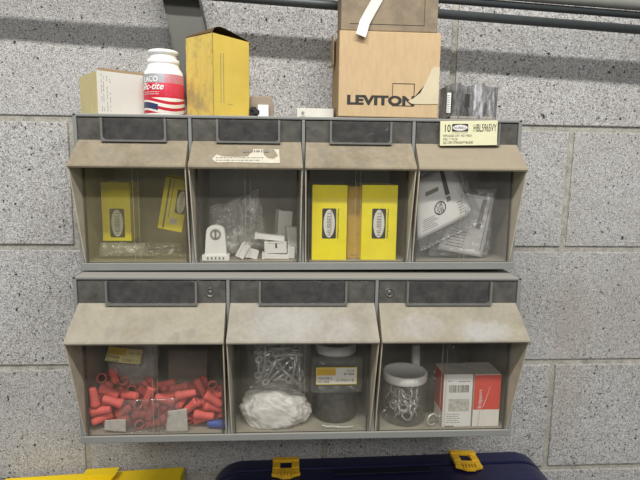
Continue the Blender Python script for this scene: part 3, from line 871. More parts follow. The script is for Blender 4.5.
# ---------------------------------------------------------------- lower bin 1: wire connectors
NUTS = [(-0.0513, 0.0068, 0.0123, 0.247, 0.715, -0.42, -0.502), (-0.0051, 0.0143, 0.0065, 0.681, 0.036, -0.683, 0.261), (0.0332, 0.034, 0.0065, 0.533, -0.499, 0.467, -0.499), (0.0768, 0.0068, 0.0065, 0.724, -0.13, 0.671, -0.089), (-0.0802, 0.0377, 0.0065, 0.627, -0.681, -0.063, -0.373), (-0.0489, 0.023, 0.0065, 0.201, 0.188, -0.658, -0.701), (-0.0069, 0.0395, 0.0065, 0.573, 0.568, -0.381, 0.451), (0.0621, 0.0422, 0.0067, 0.044, -0.639, -0.241, 0.729), (-0.068, 0.056, 0.0146, 0.0, -0.964, 0.265, -0.0), (-0.0168, 0.0572, 0.0127, 0.886, 0.088, 0.443, 0.1), (0.0332, 0.0574, 0.0153, 0.317, 0.101, -0.0, 0.943), (0.0506, 0.0527, 0.0068, 0.642, 0.144, 0.667, 0.348), (-0.0717, 0.0254, 0.0111, 0.209, -0.195, -0.489, -0.824), (0.0123, 0.0162, 0.0154, 0.074, 0.383, 0.593, 0.704), (0.0224, 0.0068, 0.0126, 0.871, 0.053, 0.455, 0.176), (0.0613, 0.016, 0.011, 0.57, -0.306, -0.699, 0.303), (-0.0731, 0.0572, 0.0352, 0.168, 0.611, 0.089, 0.769), (-0.0332, 0.0377, 0.0065, 0.173, -0.582, 0.36, 0.709), (0.0341, 0.0223, 0.0134, 0.463, 0.853, 0.064, 0.233), (0.0769, 0.0272, 0.0066, 0.558, -0.5, -0.466, 0.47), (-0.057, 0.0478, 0.0065, 0.601, -0.684, -0.018, -0.414), (-0.0503, 0.0475, 0.0184, 0.192, 0.602, 0.314, -0.709), (0.0152, 0.0436, 0.0065, 0.507, -0.096, -0.677, 0.524), (0.0506, 0.0572, 0.028, 0.953, 0.073, -0.258, -0.137), (-0.0768, 0.0101, 0.0166, 0.716, 0.07, 0.573, 0.391), (-0.007, 0.0065, 0.0281, 0.792, -0.159, 0.165, -0.566), (0.0208, 0.0149, 0.0263, 0.779, -0.568, 0.19, -0.187), (0.0545, 0.0282, 0.0205, 0.265, 0.606, -0.342, -0.668), (-0.0316, 0.0163, 0.0084, 0.57, 0.731, -0.033, 0.375), (0.0026, 0.0175, 0.0243, 0.324, -0.16, -0.893, -0.268), (0.0059, 0.037, 0.022, 0.365, -0.044, -0.819, -0.44), (0.0837, 0.0486, 0.0093, 0.438, 0.306, 0.514, -0.671), (-0.0755, 0.0453, 0.032, 0.271, -0.575, 0.344, -0.691), (-0.0396, 0.0483, 0.0298, 0.696, -0.706, -0.003, 0.129), (0.0117, 0.0554, 0.0124, 0.399, -0.611, -0.568, 0.38), (0.0568, 0.0451, 0.0214, 0.384, -0.463, -0.35, 0.718), (-0.0764, 0.0067, 0.0293, 0.633, -0.21, -0.733, 0.136), (-0.022, 0.0136, 0.0199, 0.8, 0.242, -0.542, 0.087), (-0.0179, 0.0355, 0.0147, 0.196, 0.127, -0.284, 0.93), (0.085, 0.0252, 0.0199, 0.892, -0.447, -0.017, 0.065), (-0.0852, 0.0293, 0.0178, 0.045, 0.007, 0.639, 0.768), (-0.0257, 0.0537, 0.0216, 0.685, -0.282, 0.151, -0.654), (0.0332, 0.0422, 0.0217, 0.865, 0.043, 0.262, -0.426), (-0.0068, 0.0373, 0.0294, 0.414, -0.05, 0.574, -0.704), (-0.0705, 0.0257, 0.0272, 0.527, -0.64, 0.304, -0.47), (-0.031, 0.049, 0.0391, 0.679, -0.715, -0.107, -0.13), (0.0193, 0.0541, 0.0308, 0.797, -0.011, 0.471, -0.377), (0.0769, 0.0572, 0.0204, 0.069, -0.693, 0.115, -0.709), (-0.0623, 0.0186, 0.0359, 0.557, 0.506, -0.359, -0.552), (-0.022, 0.0207, 0.0322, 0.719, -0.606, -0.247, 0.235), (-0.0319, 0.0316, 0.02, 0.005, -0.172, -0.714, -0.679), (0.0635, 0.0068, 0.0196, 0.492, 0.468, -0.468, -0.565), (-0.0849, 0.0065, 0.0495, 0.032, -0.998, -0.002, -0.048), (-0.0484, 0.0132, 0.0242, 0.297, 0.22, -0.845, -0.385), (-0.0197, 0.0256, 0.0446, 0.861, -0.108, -0.439, 0.232), (0.0587, 0.0212, 0.0309, 0.505, -0.459, -0.522, 0.511), (-0.0765, 0.0572, 0.0472, 0.821, 0.095, 0.557, 0.081), (0.0037, 0.0573, 0.0343, 0.073, -0.879, -0.242, 0.404), (0.0854, 0.0508, 0.0361, 0.08, 0.137, -0.934, 0.321), (0.0629, 0.0403, 0.0321, 0.534, 0.624, 0.538, 0.191), (-0.0344, 0.0158, 0.0362, 0.639, 0.654, 0.148, 0.378), (0.01, 0.0069, 0.0429, 0.134, 0.799, 0.248, 0.531), (0.0444, 0.0065, 0.032, 0.546, -0.349, 0.217, -0.73), (0.0852, 0.0285, 0.0391, 0.846, -0.462, -0.158, -0.216), (-0.0855, 0.0383, 0.0401, 0.213, 0.402, 0.818, -0.353), (-0.0604, 0.0067, 0.0423, 0.052, -0.825, 0.017, -0.563), (-0.0379, 0.0128, 0.048, 0.52, -0.728, -0.218, 0.39), (-0.0206, 0.0387, 0.0448, 0.297, 0.19, 0.935, 0.041), (-0.0853, 0.048, 0.0592, 0.062, 0.085, -0.578, 0.809), (-0.0503, 0.0374, 0.0304, 0.298, 0.281, 0.836, -0.366), (0.0588, 0.0572, 0.0393, 0.971, 0.059, -0.197, -0.12), (0.0765, 0.0108, 0.029, 0.61, -0.295, -0.485, 0.553), (-0.0803, 0.0277, 0.0466, 0.264, 0.133, 0.501, 0.813), (0.0092, 0.0208, 0.0422, 0.65, 0.275, 0.624, 0.336), (0.0315, 0.0145, 0.0375, 0.58, -0.466, -0.18, -0.643), (0.0769, 0.0067, 0.0422, 0.691, -0.326, -0.361, 0.534), (0.0047, 0.0365, 0.0424, 0.098, -0.062, 0.921, 0.371), (-0.064, 0.0312, 0.0401, 0.28, 0.583, 0.118, 0.754), (-0.0179, 0.0553, 0.044, 0.318, 0.331, 0.021, -0.888), (0.077, 0.02, 0.045, 0.641, -0.492, -0.58, 0.103), (-0.0702, 0.0468, 0.0614, 0.164, -0.381, 0.475, 0.776), (-0.0546, 0.0515, 0.0454, 0.656, 0.267, 0.151, -0.69), (0.0422, 0.0401, 0.0405, 0.214, -0.025, 0.836, -0.504), (0.0718, 0.0474, 0.0382, 0.6, 0.103, -0.239, 0.757), (-0.0681, 0.0179, 0.0511, 0.333, 0.504, -0.228, -0.764), (-0.0113, 0.0068, 0.05, 0.086, 0.199, 0.052, 0.975), (0.0392, 0.0081, 0.0505, 0.254, -0.7, -0.326, 0.583), (0.0247, 0.0342, 0.0484, 0.682, 0.36, 0.505, 0.387), (-0.0423, 0.0463, 0.0446, 0.738, 0.663, 0.085, -0.094), (0.0037, 0.0501, 0.0471, 0.54, 0.044, -0.822, -0.175), (0.0217, 0.0379, 0.0256, 0.456, -0.094, 0.148, -0.872), (0.0547, 0.0366, 0.0458, 0.792, -0.127, -0.401, -0.443)]
SKIP = (LOX + 0.2 - 0.018, LO_FLOOR(0.26) + 0.007)
def wire_nut(mat):
    root = bpy.data.objects.new('wire_connector', None); root.empty_display_size = 0.01; link(root)
    L = 0.028
    m = MB()
    m.lathe([(0, -L / 2), (0.0038, -L / 2), (0.0049, -L / 2 + 0.001), (0.0054, -L / 2 + 0.004), (0.0060, L / 2 - 0.007), (0.0070, L / 2 - 0.0045), (0.0072, L / 2), (0.0056, L / 2), (0.0052, L / 2 - 0.004)],
            None, 24, None, rib=lambda k: 1.0 if k % 4 < 3 else 0.94)
    m.build('insulator', mat, root)
    MB().lathe([(0.0053, L / 2 - 0.0032), (0.0045, L / 2 - 0.012), (0, L / 2 - 0.013)], None, 16).build('socket', M_REDIN, root)
    return root
proto = wire_nut(M_RED)
bx = LOX + 0.1 + 0.0005; bz = LO_FLOOR(bx) + 0.0002
nuts = []
def copy_tree(o):
    c = o.copy(); COL.objects.link(c)
    for ch in o.children:
        d = ch.copy(); COL.objects.link(d); d.parent = c
    return c
NUTS = [t for t in NUTS if not (bx + t[0] > SKIP[0] - 0.012 and t[2] < 0.013 and t[1] < 0.024)]
for i, (x, y, z, qw, qx, qy, qz) in enumerate(NUTS):
    o = proto if i == 0 else copy_tree(proto)
    o.rotation_mode = 'QUATERNION'
    o.rotation_quaternion = Quaternion((qw, qx, qy, qz))
    o.location = (bx + x, LOY + 0.0060 + y, bz + z)
    tag(o, 'dusty red wire connector in the heap of red connectors in the lower left bin', 'wire connector', 'red wire connectors heaped in the lower left bin')
# blue one
o = wire_nut(M_BLUE)
p = at(220, 429, LOY - 0.004)
o.location = (SKIP[0], LOY + 0.0125, bz + 0.0072); o.rotation_euler = (0.2, PI / 2, 0.1)
tag(o, 'single blue wire connector lying at the right end of the red heap', 'wire connector')

# pale tags lying in front of the heap
for (q, Y, lab) in (([(104, 430), (126, 432), (126, 419), (105, 420)], LOY + 0.0042, 'small white paper tag at the foot of the red heap, left corner of the bin'),
                    ([(166, 432), (188, 432), (187, 408), (168, 411)], LOY + 0.0042, 'white paper tag at the foot of the red heap, middle of the bin')):
    mb, S, nr_ = leaflet('paper_tag', quadY(q, Y, Y), 0.0005, 0.0004)
    o = mb.build('paper_tag', plain('dull_white_paper', srgb(186, 182, 174), 0.8, 0.15, var=0.12, vs=150)); tag(o, lab, 'paper tag')
o = grid_bag('plastic_bag', quadY([(112, 432), (182, 432), (178, 398), (124, 400)], LOY + 0.0048, LOY + 0.0048), 0.0016, 34, 18, M_BAG, 0.0010, 31, 110)
tag(o, 'clear plastic bag crumpled in front of the red wire connectors', 'bag')

# bag with yellow label behind the heap
root = empty('plastic_bag', at(130, 372, -0.12))
tag(root, 'milky bag with a yellow and white label, behind the red heap under the left hood', 'bag')
bg = grid_bag('bag_film', quadY([(108, 388), (156, 390), (160, 340), (109, 336)], -0.112, -0.118), 0.022, 26, 26, M_BAGW, 0.003, 41, 40)
to_parent(bg, root)
mb, S, nr_ = leaflet('label', quadY([(104.5, 360.5), (140, 364.5), (143, 349.5), (109, 346)], -0.134), 0.0005, 0.001)
lb = mb.build('label', plain('cream_label', srgb(226, 218, 150), 0.6))
ink = MB()
ink.merge(on_sheet(S, nr_, unit_rect(), 0.03, 0.5, 0.5, 0.46), plain('ochre_print', srgb(216, 186, 40), 0.6))
ink.merge(on_sheet(S, nr_, unit_text('YDOSE'), 0.06, 0.24, 0.34, 0.17), M_BLACKINK)
ink.merge(on_sheet(S, nr_, unit_text('W-1000'), 0.06, 0.04, 0.34, 0.12), M_GREYINK)
ink.merge(on_sheet(S, nr_, unit_text('10 MA/3-5'), 0.48, 0.10, 0.45, 0.2), M_GREYINK)
ink.merge(on_sheet(S, nr_, unit_text('14 - 16'), 0.66, 0.6, 0.27, 0.18), M_GREYINK)
ink.build('print', None, lb, recalc=False)
to_parent(lb, root)
# grey box behind on the right
a = at(167, 400, -0.10); b = at(206, 400, -0.10)
root = MB().box(-0.029, 0.029, -0.016, 0.016, 0, 0.088, None, 0.002).build('carton', plain('grey_brown_card', srgb(120, 108, 98), 0.8, 0.2), None, ((a.x + b.x) / 2, -0.080, LO_FLOOR(0.2) + 0.0004), (0, 0.03, 0))
tag(root, 'dim grey brown box standing behind the right half of the red heap', 'box')

# ---------------------------------------------------------------- lower bin 2
BOLTS = [(-0.015, 0.0144, 0.0207, 0.439, 0.764, -0.27, -0.388), (-0.0121, 0.0046, 0.0209, 0.069, -0.954, -0.214, 0.2), (-0.0032, 0.0183, 0.0047, 0.644, -0.106, 0.683, -0.33), (0.0303, 0.0142, 0.0244, 0.554, -0.151, -0.254, -0.778), (-0.0305, 0.0157, 0.0204, 0.971, 0.18, -0.007, 0.158), (-0.002, 0.0145, 0.016, 0.761, 0.196, 0.362, 0.501), (0.0093, 0.0128, 0.0145, 0.055, -0.513, -0.261, -0.816), (0.0129, 0.0047, 0.016, 0.381, 0.362, -0.194, -0.828), (-0.0176, 0.0254, 0.0283, 0.161, 0.228, -0.96, -0.015), (-0.0153, 0.0181, 0.0132, 0.226, -0.512, -0.659, 0.502), (0.0225, 0.0096, 0.0207, 0.783, 0.049, 0.112, -0.61), (0.0138, 0.0232, 0.0079, 0.779, 0.067, 0.621, -0.054), (-0.0207, 0.0045, 0.0432, 0.024, -0.809, -0.587, -0.004), (-0.0068, 0.0158, 0.0402, 0.684, -0.153, -0.714, 0.005), (0.0048, 0.022, 0.0458, 0.557, -0.033, 0.814, -0.161), (0.0143, 0.0045, 0.045, 0.682, -0.25, -0.648, 0.229), (0.0049, 0.0045, 0.0543, 0.417, 0.553, 0.447, 0.565), (-0.0125, 0.0137, 0.0481, 0.638, 0.29, -0.681, -0.213), (0.0203, 0.0255, 0.0625, 0.144, 0.781, 0.588, 0.153), (0.001, 0.0184, 0.0329, 0.404, 0.746, -0.19, -0.494), (-0.0303, 0.0254, 0.0424, 0.013, 0.939, -0.341, 0.029), (0.0093, 0.0184, 0.0642, 0.299, -0.184, 0.112, 0.93), (0.0303, 0.0084, 0.0617, 0.072, -0.387, -0.913, -0.105), (0.0177, 0.0127, 0.0642, 0.863, 0.301, -0.358, -0.188), (-0.0142, 0.0187, 0.0549, 0.651, -0.345, 0.55, -0.393), (-0.0133, 0.011, 0.059, 0.051, 0.639, -0.004, 0.767)]
def white_sack():
    # lumpy knotted white plastic bag: rounded blob with folds
    mb = MB()
    c = (at(275, 412, -0.155)); rx, ry, rz = 0.0485, 0.030, 0.0325
    bmesh.ops.create_icosphere(mb.bm, subdivisions=6, radius=1.0)
    zf = LO_FLOOR(c.x) + 0.0006
    for v in mb.bm.verts:
        d = v.co.normalized()
        q = d * 2.0 + Vector((3.3, 0, 1))
        k = 1 + 0.13 * noise.noise(q) + 0.04 * noise.noise(q * 2.2)
        # radiating folds
        q2 = Vector((d.x * 4 + d.z * 3.0, d.y * 4, d.z * 1.6 - d.x))
        k += 0.10 * (0.5 - abs(noise.noise(q2 * 1.1))) + 0.018 * (0.5 - abs(noise.noise(q2 * 2.6)))
        shift = 0.15 * max(0, d.x)
        v.co = Vector((c.x + d.x * rx * k, max(-0.1738, -0.1455 + d.y * ry * k), c.z + 0.0 + d.z * rz * k * (1 - shift * 0.9)))
        if v.co.z < zf: v.co.z = zf + 0.0003 * noise.noise(d * 9)
    for f in mb.bm.faces: f.smooth = True
    k = N('thin_white_plastic')
    p = k.bsdf(k.ramp(k.noise(50, 5, 0.7, stretch=(1, 1, 2.2)), [(0.3, srgb(184, 180, 172)), (0.6, srgb(228, 226, 222))]), 0.38, 0.5)
    k.bump(k.noise(60, 3, 0.5, stretch=(1, 1, 0.45)), p, 0.5, 0.003)
    return mb.build('plastic_bag', k.finish(p.outputs[0]))
o = white_sack(); tag(o, 'lumpy white plastic bag lying under the clear bag of bolts', 'bag')
blob_floor = at(275, 389, -0.150).z
root = empty('plastic_bag', at(277, 370, -0.155))
tag(root, 'clear plastic bag full of long zinc bolts, standing on the lumpy white bag', 'bag')
bg = grid_bag('bag_film', quadY([(247, 390), (308, 392), (312, 337), (247, 337)], -0.146, -0.146), 0.030, 40, 40, M_BAG, 0.004, 51, 40)
to_parent(bg, root)
def bolt():
    r0 = bpy.data.objects.new('eye_bolt', None); r0.empty_display_size = 0.01; link(r0)
    m = MB(); L = 0.04
    m.tube([(0, 0, -L / 2), (0, 0, L / 2 - 0.006)], 0.0021, None, 8)
    m.build('shank', M_ZINC, r0)
    m = MB()
    # flat eye head
    n_ = 18; A = []
    for yy in (-0.001, 0.001):
        A.append([m.bm.verts.new((0.0058 * math.cos(2 * PI * k / n_), yy, L / 2 - 0.002 + 0.0058 * math.sin(2 * PI * k / n_))) for k in range(n_)])
        A.append([m.bm.verts.new((0.0028 * math.cos(2 * PI * k / n_), yy, L / 2 - 0.002 + 0.0028 * math.sin(2 * PI * k / n_))) for k in range(n_)])
    for k in range(n_):
        k2 = (k + 1) % n_
        m._f((A[0][k], A[0][k2], A[1][k2], A[1][k]), None); m._f((A[2][k2], A[2][k], A[3][k], A[3][k2]), None)
        m._f((A[0][k2], A[0][k], A[2][k], A[2][k2]), None); m._f((A[1][k], A[1][k2], A[3][k2], A[3][k]), None)
    m.build('eye', M_ZINC, r0)
    return r0
pb = bolt(); cx_ = at(279, 365, -0.153).x
first = True
for (x, y, z, qw, qx, qy, qz) in BOLTS:
    if z > 0.055: continue
    o = pb if first else copy_tree(pb); first = False
    o.rotation_mode = 'QUATERNION'; o.rotation_quaternion = Quaternion((qw, qx, qy, qz))
    o.location = (cx_ + x * 0.95, -0.158 + y * 0.8, blob_floor + 0.008 + z)
    tag(o, 'zinc eye bolt among the bolts inside the clear bag in the lower middle bin', 'bolt', 'zinc eye bolts in the clear bag')

def jar(name, cx, cy, z0, r, h, lidr, lidh, label, lidlabel=None, lying=None, mat=M_JAR):
    root = empty(name, (cx, cy, z0))
    if lying: root.rotation_euler = lying
    tag(root, label, 'jar')
    m = MB()
    m.lathe([(0, 0), (r * 0.9, 0), (r, 0.004), (r, h * 0.82), (r * 0.9, h * 0.92), (r * 0.86, h)], None, 48)
    m.build('jar_body', mat, root)
    l = MB()
    nn = 72
    l.lathe([(lidr * 0.97, h - 0.001), (lidr, h), (lidr, h + lidh - 0.002), (lidr * 0.97, h + lidh), (lidr * 0.90, h + lidh), (lidr * 0.88, h + lidh - 0.0008), (0, h + lidh - 0.0008)], None, nn, rib=lambda k: 1.0 if k % 3 else 0.985)
    l.build('lid', M_LIDW, root)
    return root
# white-lidded jar with dark contents behind the clamshell
p = at(336, 345, -0.130)
z0 = LO_FLOOR(p.x)
jr = jar('jar', p.x, -0.126, z0, 0.033, p.z - z0 - 0.008, 0.030, 0.013, 'large white-lidded clear jar of dark fittings, standing behind the labelled pack')
MB().lathe([(0, 0.0015), (0.030, 0.0015), (0.0315, 0.005), (0.0315, 0.045), (0.024, 0.050), (0, 0.053)], None, 40).build('contents', plain('dark_fittings', srgb(66, 64, 62), 0.6, 0.3, 0.2, 0.5, 170, 0.6, 200), jr)
# clamshell pack
root = empty('blister_pack', at(337, 376, -0.170), (0, 0, 0))
tag(root, 'clear blister pack with a yellow and white label leaning in front of the dark jar', 'blister pack')
c0 = at(311, 393, -0.170); c1 = at(362, 393, -0.170); c2 = at(337, 358, -0.170)
cx = (c0.x + c1.x) / 2 - root.location.x; hw = (c1.x - c0.x) / 2
bz0 = c0.z - root.location.z; bz1 = c2.z - root.location.z
m = MB()
m.prism([(cx + sx * (hw - 0.004) + 0.004 * math.cos(a), zc + 0.004 * math.sin(a)) for sx, zc, aa in ((1, bz1 - 0.004, (0, .5, 1, PI / 2)), (-1, bz1 - 0.004, (PI / 2, 2.1, 2.6, PI)), (-1, bz0 + 0.004, (PI, 3.6, 4.2, 1.5 * PI)), (1, bz0 + 0.004, (1.5 * PI, 5.2, 5.7, 2 * PI))) for a in aa], 'y', 0, 0.008, None, 0.0006)
m.box(cx - hw * 0.9, cx + hw * 0.9, -0.0008, 0, bz0 + 0.0035, bz0 + 0.0045); m.box(cx - hw * 0.9, cx + hw * 0.9, -0.0008, 0, bz1 - 0.0045, bz1 - 0.0035)
# moulded lobes
for sx in (-0.5, 0.0, 0.5):
    for zz in (bz0 + 0.0075, bz1 - 0.0075):
        b2 = bmesh.new(); bmesh.ops.create_uvsphere(b2, u_segments=14, v_segments=8, radius=0.0042)
        m.merge(b2, None, Matrix.Translation((cx + sx * hw * 1.1, 0.0, zz)) @ Matrix.Diagonal((1.5, 0.45, 0.6, 1)), smooth=True)
m.build('pack_shell', M_JAR, root)
l0, l1 = at(316, 376, -0.1715), at(357, 376, -0.1715); zt_, zb_ = at(337, 367.5, -0.1715).z, at(337, 384.5, -0.1715).z
m = MB(); rx = root.location.x; rz = root.location.z
yl = -0.0012
m.box(l0.x - rx, l1.x - rx, yl, yl + 0.0004, zb_ - rz, zt_ - rz, plain('yellow_edge_label', srgb(234, 208, 40), 0.5))
m.box(l0.x - rx + 0.0012, l1.x - rx - 0.0012, yl - 0.0001, yl, zb_ - rz + 0.001, zt_ - rz - 0.001, M_PACKWHITE)
lw_ = l1.x - l0.x; lh_ = zt_ - zb_
m.box(l0.x - rx + 0.0014, l0.x - rx + lw_ * 0.48, yl - 0.0002, yl, zb_ - rz + lh_ * 0.54, zt_ - rz - 0.0012, plain('ochre_panel', srgb(216, 172, 50), 0.5))
small_text(m, 'YDOSE-J', 0.005, l0.x - rx + 0.003, zb_ - rz + lh_ * 0.30, yl, M_BLACKINK, fit=lw_ * 0.33)
small_text(m, 'W-1000', 0.005, l0.x - rx + 0.003, zb_ - rz + lh_ * 0.09, yl, M_BLACKINK, fit=lw_ * 0.27)
small_text(m, '10-MA/1-8', 0.0065, l0.x - rx + lw_ * 0.47, zb_ - rz + lh_ * 0.16, yl, M_GREYINK, fit=lw_ * 0.43)
small_text(m, '14-16', 0.0045, l0.x - rx + lw_ * 0.74, zb_ - rz + lh_ * 0.74, yl, M_BLACKINK, fit=lw_ * 0.17)
small_text(m, '87-85B', 0.0045, l0.x - rx + lw_ * 0.68, zb_ - rz + lh_ * 0.55, yl, M_BLACKINK, fit=lw_ * 0.25)
m.build('label', None, root)
# white cable tie at the foot
m = MB()
pts = [at(u, v, -0.1735) for u, v in ((322, 425.5), (327, 427.0), (333, 426.6), (339, 427.6), (346, 427.6), (353, 426.8))]
m.tube([q + Vector((0, 0, 0.0008)) for q in pts], 0.0007, M_WHITE, 6)
m.tube([at(338, 425.5, -0.1732), at(338.5, 428.5, -0.1732)], 0.0006, M_WHITE, 6)
o = m.build('cable_tie'); tag(o, 'thin white cable tie lying along the window foot below the dark jar', 'cable tie')

# ---------------------------------------------------------------- lower bin 3
p = at(404.5, 386, -0.140); jx = p.x
z0 = LO_FLOOR(jx)
zl = at(404, 385.5, -0.168).z
jr = jar('jar', jx, -0.140, z0, 0.0322, zl - z0, 0.0325, 0.011, 'clear jar of bent zinc hooks with flat white lid, in the lower right bin')
def hook(seed):
    rnd = random.Random(seed)
    r0 = bpy.data.objects.new('cup_hook', None); link(r0); r0.empty_display_size = 0.01
    m = MB(); R0 = 0.0080
    m.tube([(R0 * math.cos(a), 0, R0 * math.sin(a)) for a in [PI * 1.15 - i * PI * 1.2 / 10 for i in range(11)]] + [(R0 * 1.0, 0, -0.004), (R0 * 0.4, 0, -0.008), (0, 0, -0.011)], 0.0014, None, 7)
    m.build('bend', M_ZINC, r0)
    MB().tube([(0, 0, -0.0105), (0, 0, -0.023)], lambda t: 0.0013 * (1 - 0.5 * t), None, 7).build('screw_shank', M_ZINC, r0)
    return r0
hp = hook(0); first = True
rnd = random.Random(4)
for i in range(30):
    o = hp if first else copy_tree(hp); first = False
    a = rnd.uniform(PI, 2 * PI) if i < 22 else rnd.uniform(0, PI)
    rr = rnd.uniform(0.009, 0.0195)
    o.location = (jx + rr * math.cos(a), -0.140 + rr * math.sin(a), z0 + 0.013 + (i % 15) / 15 * 0.036 + rnd.uniform(0, 0.004))
    # lie mostly tangential so that nothing pokes through the jar
    o.rotation_euler = (rnd.uniform(-0.5, 0.5), rnd.uniform(0, 2 * PI) , a + PI / 2 + rnd.uniform(-0.25, 0.25))
    d = o.rotation_euler.to_matrix() @ Vector((0, 0, -1))
    o.location -= d * 0.006 * 1.0
    rad = Vector((o.location.x - jx, o.location.y + 0.148)).length
    tag(o, 'bent zinc cup hook among the hooks in the flat-lidded clear jar', 'hook', 'zinc cup hooks in the jar')
# one hook lying in front
o = copy_tree(hp); p = at(433, 428, -0.178)
o.location = (p.x + 0.001, -0.168, LO_FLOOR(p.x) + 0.0100); o.rotation_euler = (0.1, -1.75, 0.3)
tag(o, 'zinc cup hook lying loose between the hook jar and the boxes', 'hook')

# large clear jar lying on its side behind
p = at(413, 345, -0.075)
r2 = 0.047
jb = empty('jar', (p.x, -0.069, LO_FLOOR(p.x) + r2 + 0.0012), (0, PI / 2, -0.227))
tag(jb, 'large clear jar lying on its side, white lid edge-on, behind the hook jar', 'jar')
MB().lathe([(0.038, 0.010), (0.0385, 0.016), (r2 * 0.98, 0.022), (r2 * 0.98, 0.066), (r2 * 0.9, 0.072), (0, 0.072)], None, 48).build('jar_body', M_JAR, jb)
MB().lathe([(0, 0.0), (r2 * 0.95, 0.0), (r2 * 0.99, 0.002), (r2 * 0.99, 0.011), (r2 * 0.95, 0.012), (0.03, 0.012)], None, 72, rib=lambda k: 1.0 if k % 3 else 0.988).build('lid', M_LIDW, jb)

# two red and white cartons
def rw_box(px0, px1, pt, pb_, Y, depth, label, kind, rz=0.0):
    a = at(px0, 400, Y); b = at(px1, 400, Y)
    zt = at((px0 + px1) / 2, pt, Y).z; zb2 = LO_FLOOR(a.x) + 0.0002
    w_ = b.x - a.x; h_ = zt - zb2
    root = empty('carton', ((a.x + b.x) / 2, Y + depth / 2, zb2), (0, 0, rz))
    tag(root, label, 'box', 'red and white cartons in the lower right bin')
    m = MB()
    m.box(-w_ / 2, w_ / 2, -depth / 2, depth / 2, 0, h_, M_PACKWHITE, 0.0006)
    if kind == 'label':
        m.box(-w_ / 2 - 0.0002, -w_ / 2, -depth / 2 + 0.001, depth / 2 - 0.001, h_ * 0.28, h_ - 0.001, M_PACKRED)
    m.box(-w_ / 2 + 0.0008, w_ / 2 - 0.0008, -depth / 2 + 0.0008, depth / 2 - 0.0008, h_, h_ + 0.0002, M_PACKGREY)  # top face greyer than the white card
    m.build('box_body', None, root)
    k = MB(); y = -depth / 2
    if kind == 'label':
        k.box(-w_ / 2 + 0.004, w_ / 2 - 0.001, y - 0.0003, y, 0.003, h_ - 0.001, M_PAPER)
        y -= 0.0003
        x = -w_ / 2 + 0.008
        rnd = random.Random(9)
        while x < w_ / 2 - 0.005:
            t = rnd.choice((0.0005, 0.0008, 0.0014)); k.box(x, x + t, y - 0.0001, y, h_ * 0.66, h_ * 0.80, M_GREYINK); x += t + rnd.choice((0.0005, 0.0009))
        dashes(k, w_ * 0.0, w_ / 2 - 0.003, h_ * 0.86, 0.0012, y, M_GREYINK)
        dashes(k, -w_ / 2 + 0.006, -w_ * 0.2, h_ * 0.87, 0.001, y, M_GREYINK)
        k.box(-w_ / 2 + 0.008, w_ / 2 - 0.004, y - 0.0001, y, h_ * 0.30, h_ * 0.54, plain('pale_grey_print', srgb(190, 186, 178), 0.7, 0.2, var=0.25, vs=200))
        for q in range(5): dashes(k, -w_ / 2 + 0.006, w_ * (0.1 - 0.05 * (q % 2)), h_ * (0.24 - 0.04 * q), 0.0009, y, M_GREYINK)
        dashes(k, -w_ / 2 + 0.005, -w_ / 2 + 0.017, 0.0006, 0.0012, y, M_BLACKINK)
        k.build('shipping_label', None, root)
    else:
        k.box(-w_ / 2 + 0.0002, w_ / 2 - 0.0002, y - 0.00025, y, h_ * 0.33, h_ - 0.0006, M_PACKRED)
        y -= 0.0003
        small_text(k, 'Bridgeport', 0.0075, -w_ / 2 + 0.0115, h_ * 0.35, y, M_PAPER, rot=PI / 2, fit=h_ * 0.36)
        # thin swoosh
        k.tube([(-w_ / 2 + 0.013 + 0.010 * t ** 0.8, y, h_ * (0.37 + 0.40 * t)) for t in [i / 10 for i in range(11)]], lambda t: 0.0004 * (1 - 0.7 * t) + 0.00005, M_PAPER, 5)
        k.tube([(-w_ / 2 + 0.008 + 0.0016 * t, y, h_ * 0.30 * t) for t in [i / 6 for i in range(7)]], 0.0002, M_GREYINK, 4)
        k.build('printed_panel', None, root)
rw_box(443, 472, 374.5, 427, -0.1715, 0.042, 'white-labelled carton with barcode and red side, beside the hook jar', 'label')
rw_box(473.5, 500, 374.5, 427, -0.1715, 0.046, 'carton with a red front over a white band, at the right of the pair', 'red')

# ---------------------------------------------------------------- things on top of the upper cabinet
# white carton, turned
F = at(96.5, 70, -0.142)
zt0 = UP_TOP(F.x)
hB = F.z - zt0
root = empty('carton', (F.x, F.y, zt0), (0, 0, 0.635))
tag(root, 'small off-white carton with a yellowed side, at the left end of the cabinet top', 'box')
m = MB()
LW, LD = 0.066, 0.076
m.box(0, LW, 0, LD, 0, hB, M_CREAM, 0.0005)
m.box(-0.00035, 0, 0.0005, LD - 0.0005, 0.0005, hB - 0.0005, M_TANSIDE)
m.build('box_body', None, root)
k = MB()
for i, x in enumerate((0.005, 0.0075, 0.012, 0.016)):
    z = 0.004
    while z < hB - 0.006:
        L = random.uniform(0.001, 0.003); 
        if random.random() < 0.75: k.box(x, x + 0.0007, -0.00012, 0, z, min(z + L, hB - 0.004), M_GREYINK)
        z += L + 0.0009
k.build('print', None, root)
k = MB()
k.box(0.002, LW - 0.001, 0.0002, 0.0010, hB, hB + 0.0035, M_KRAFTD)
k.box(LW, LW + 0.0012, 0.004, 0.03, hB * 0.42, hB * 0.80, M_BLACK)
k.build('open_flap', None, root)

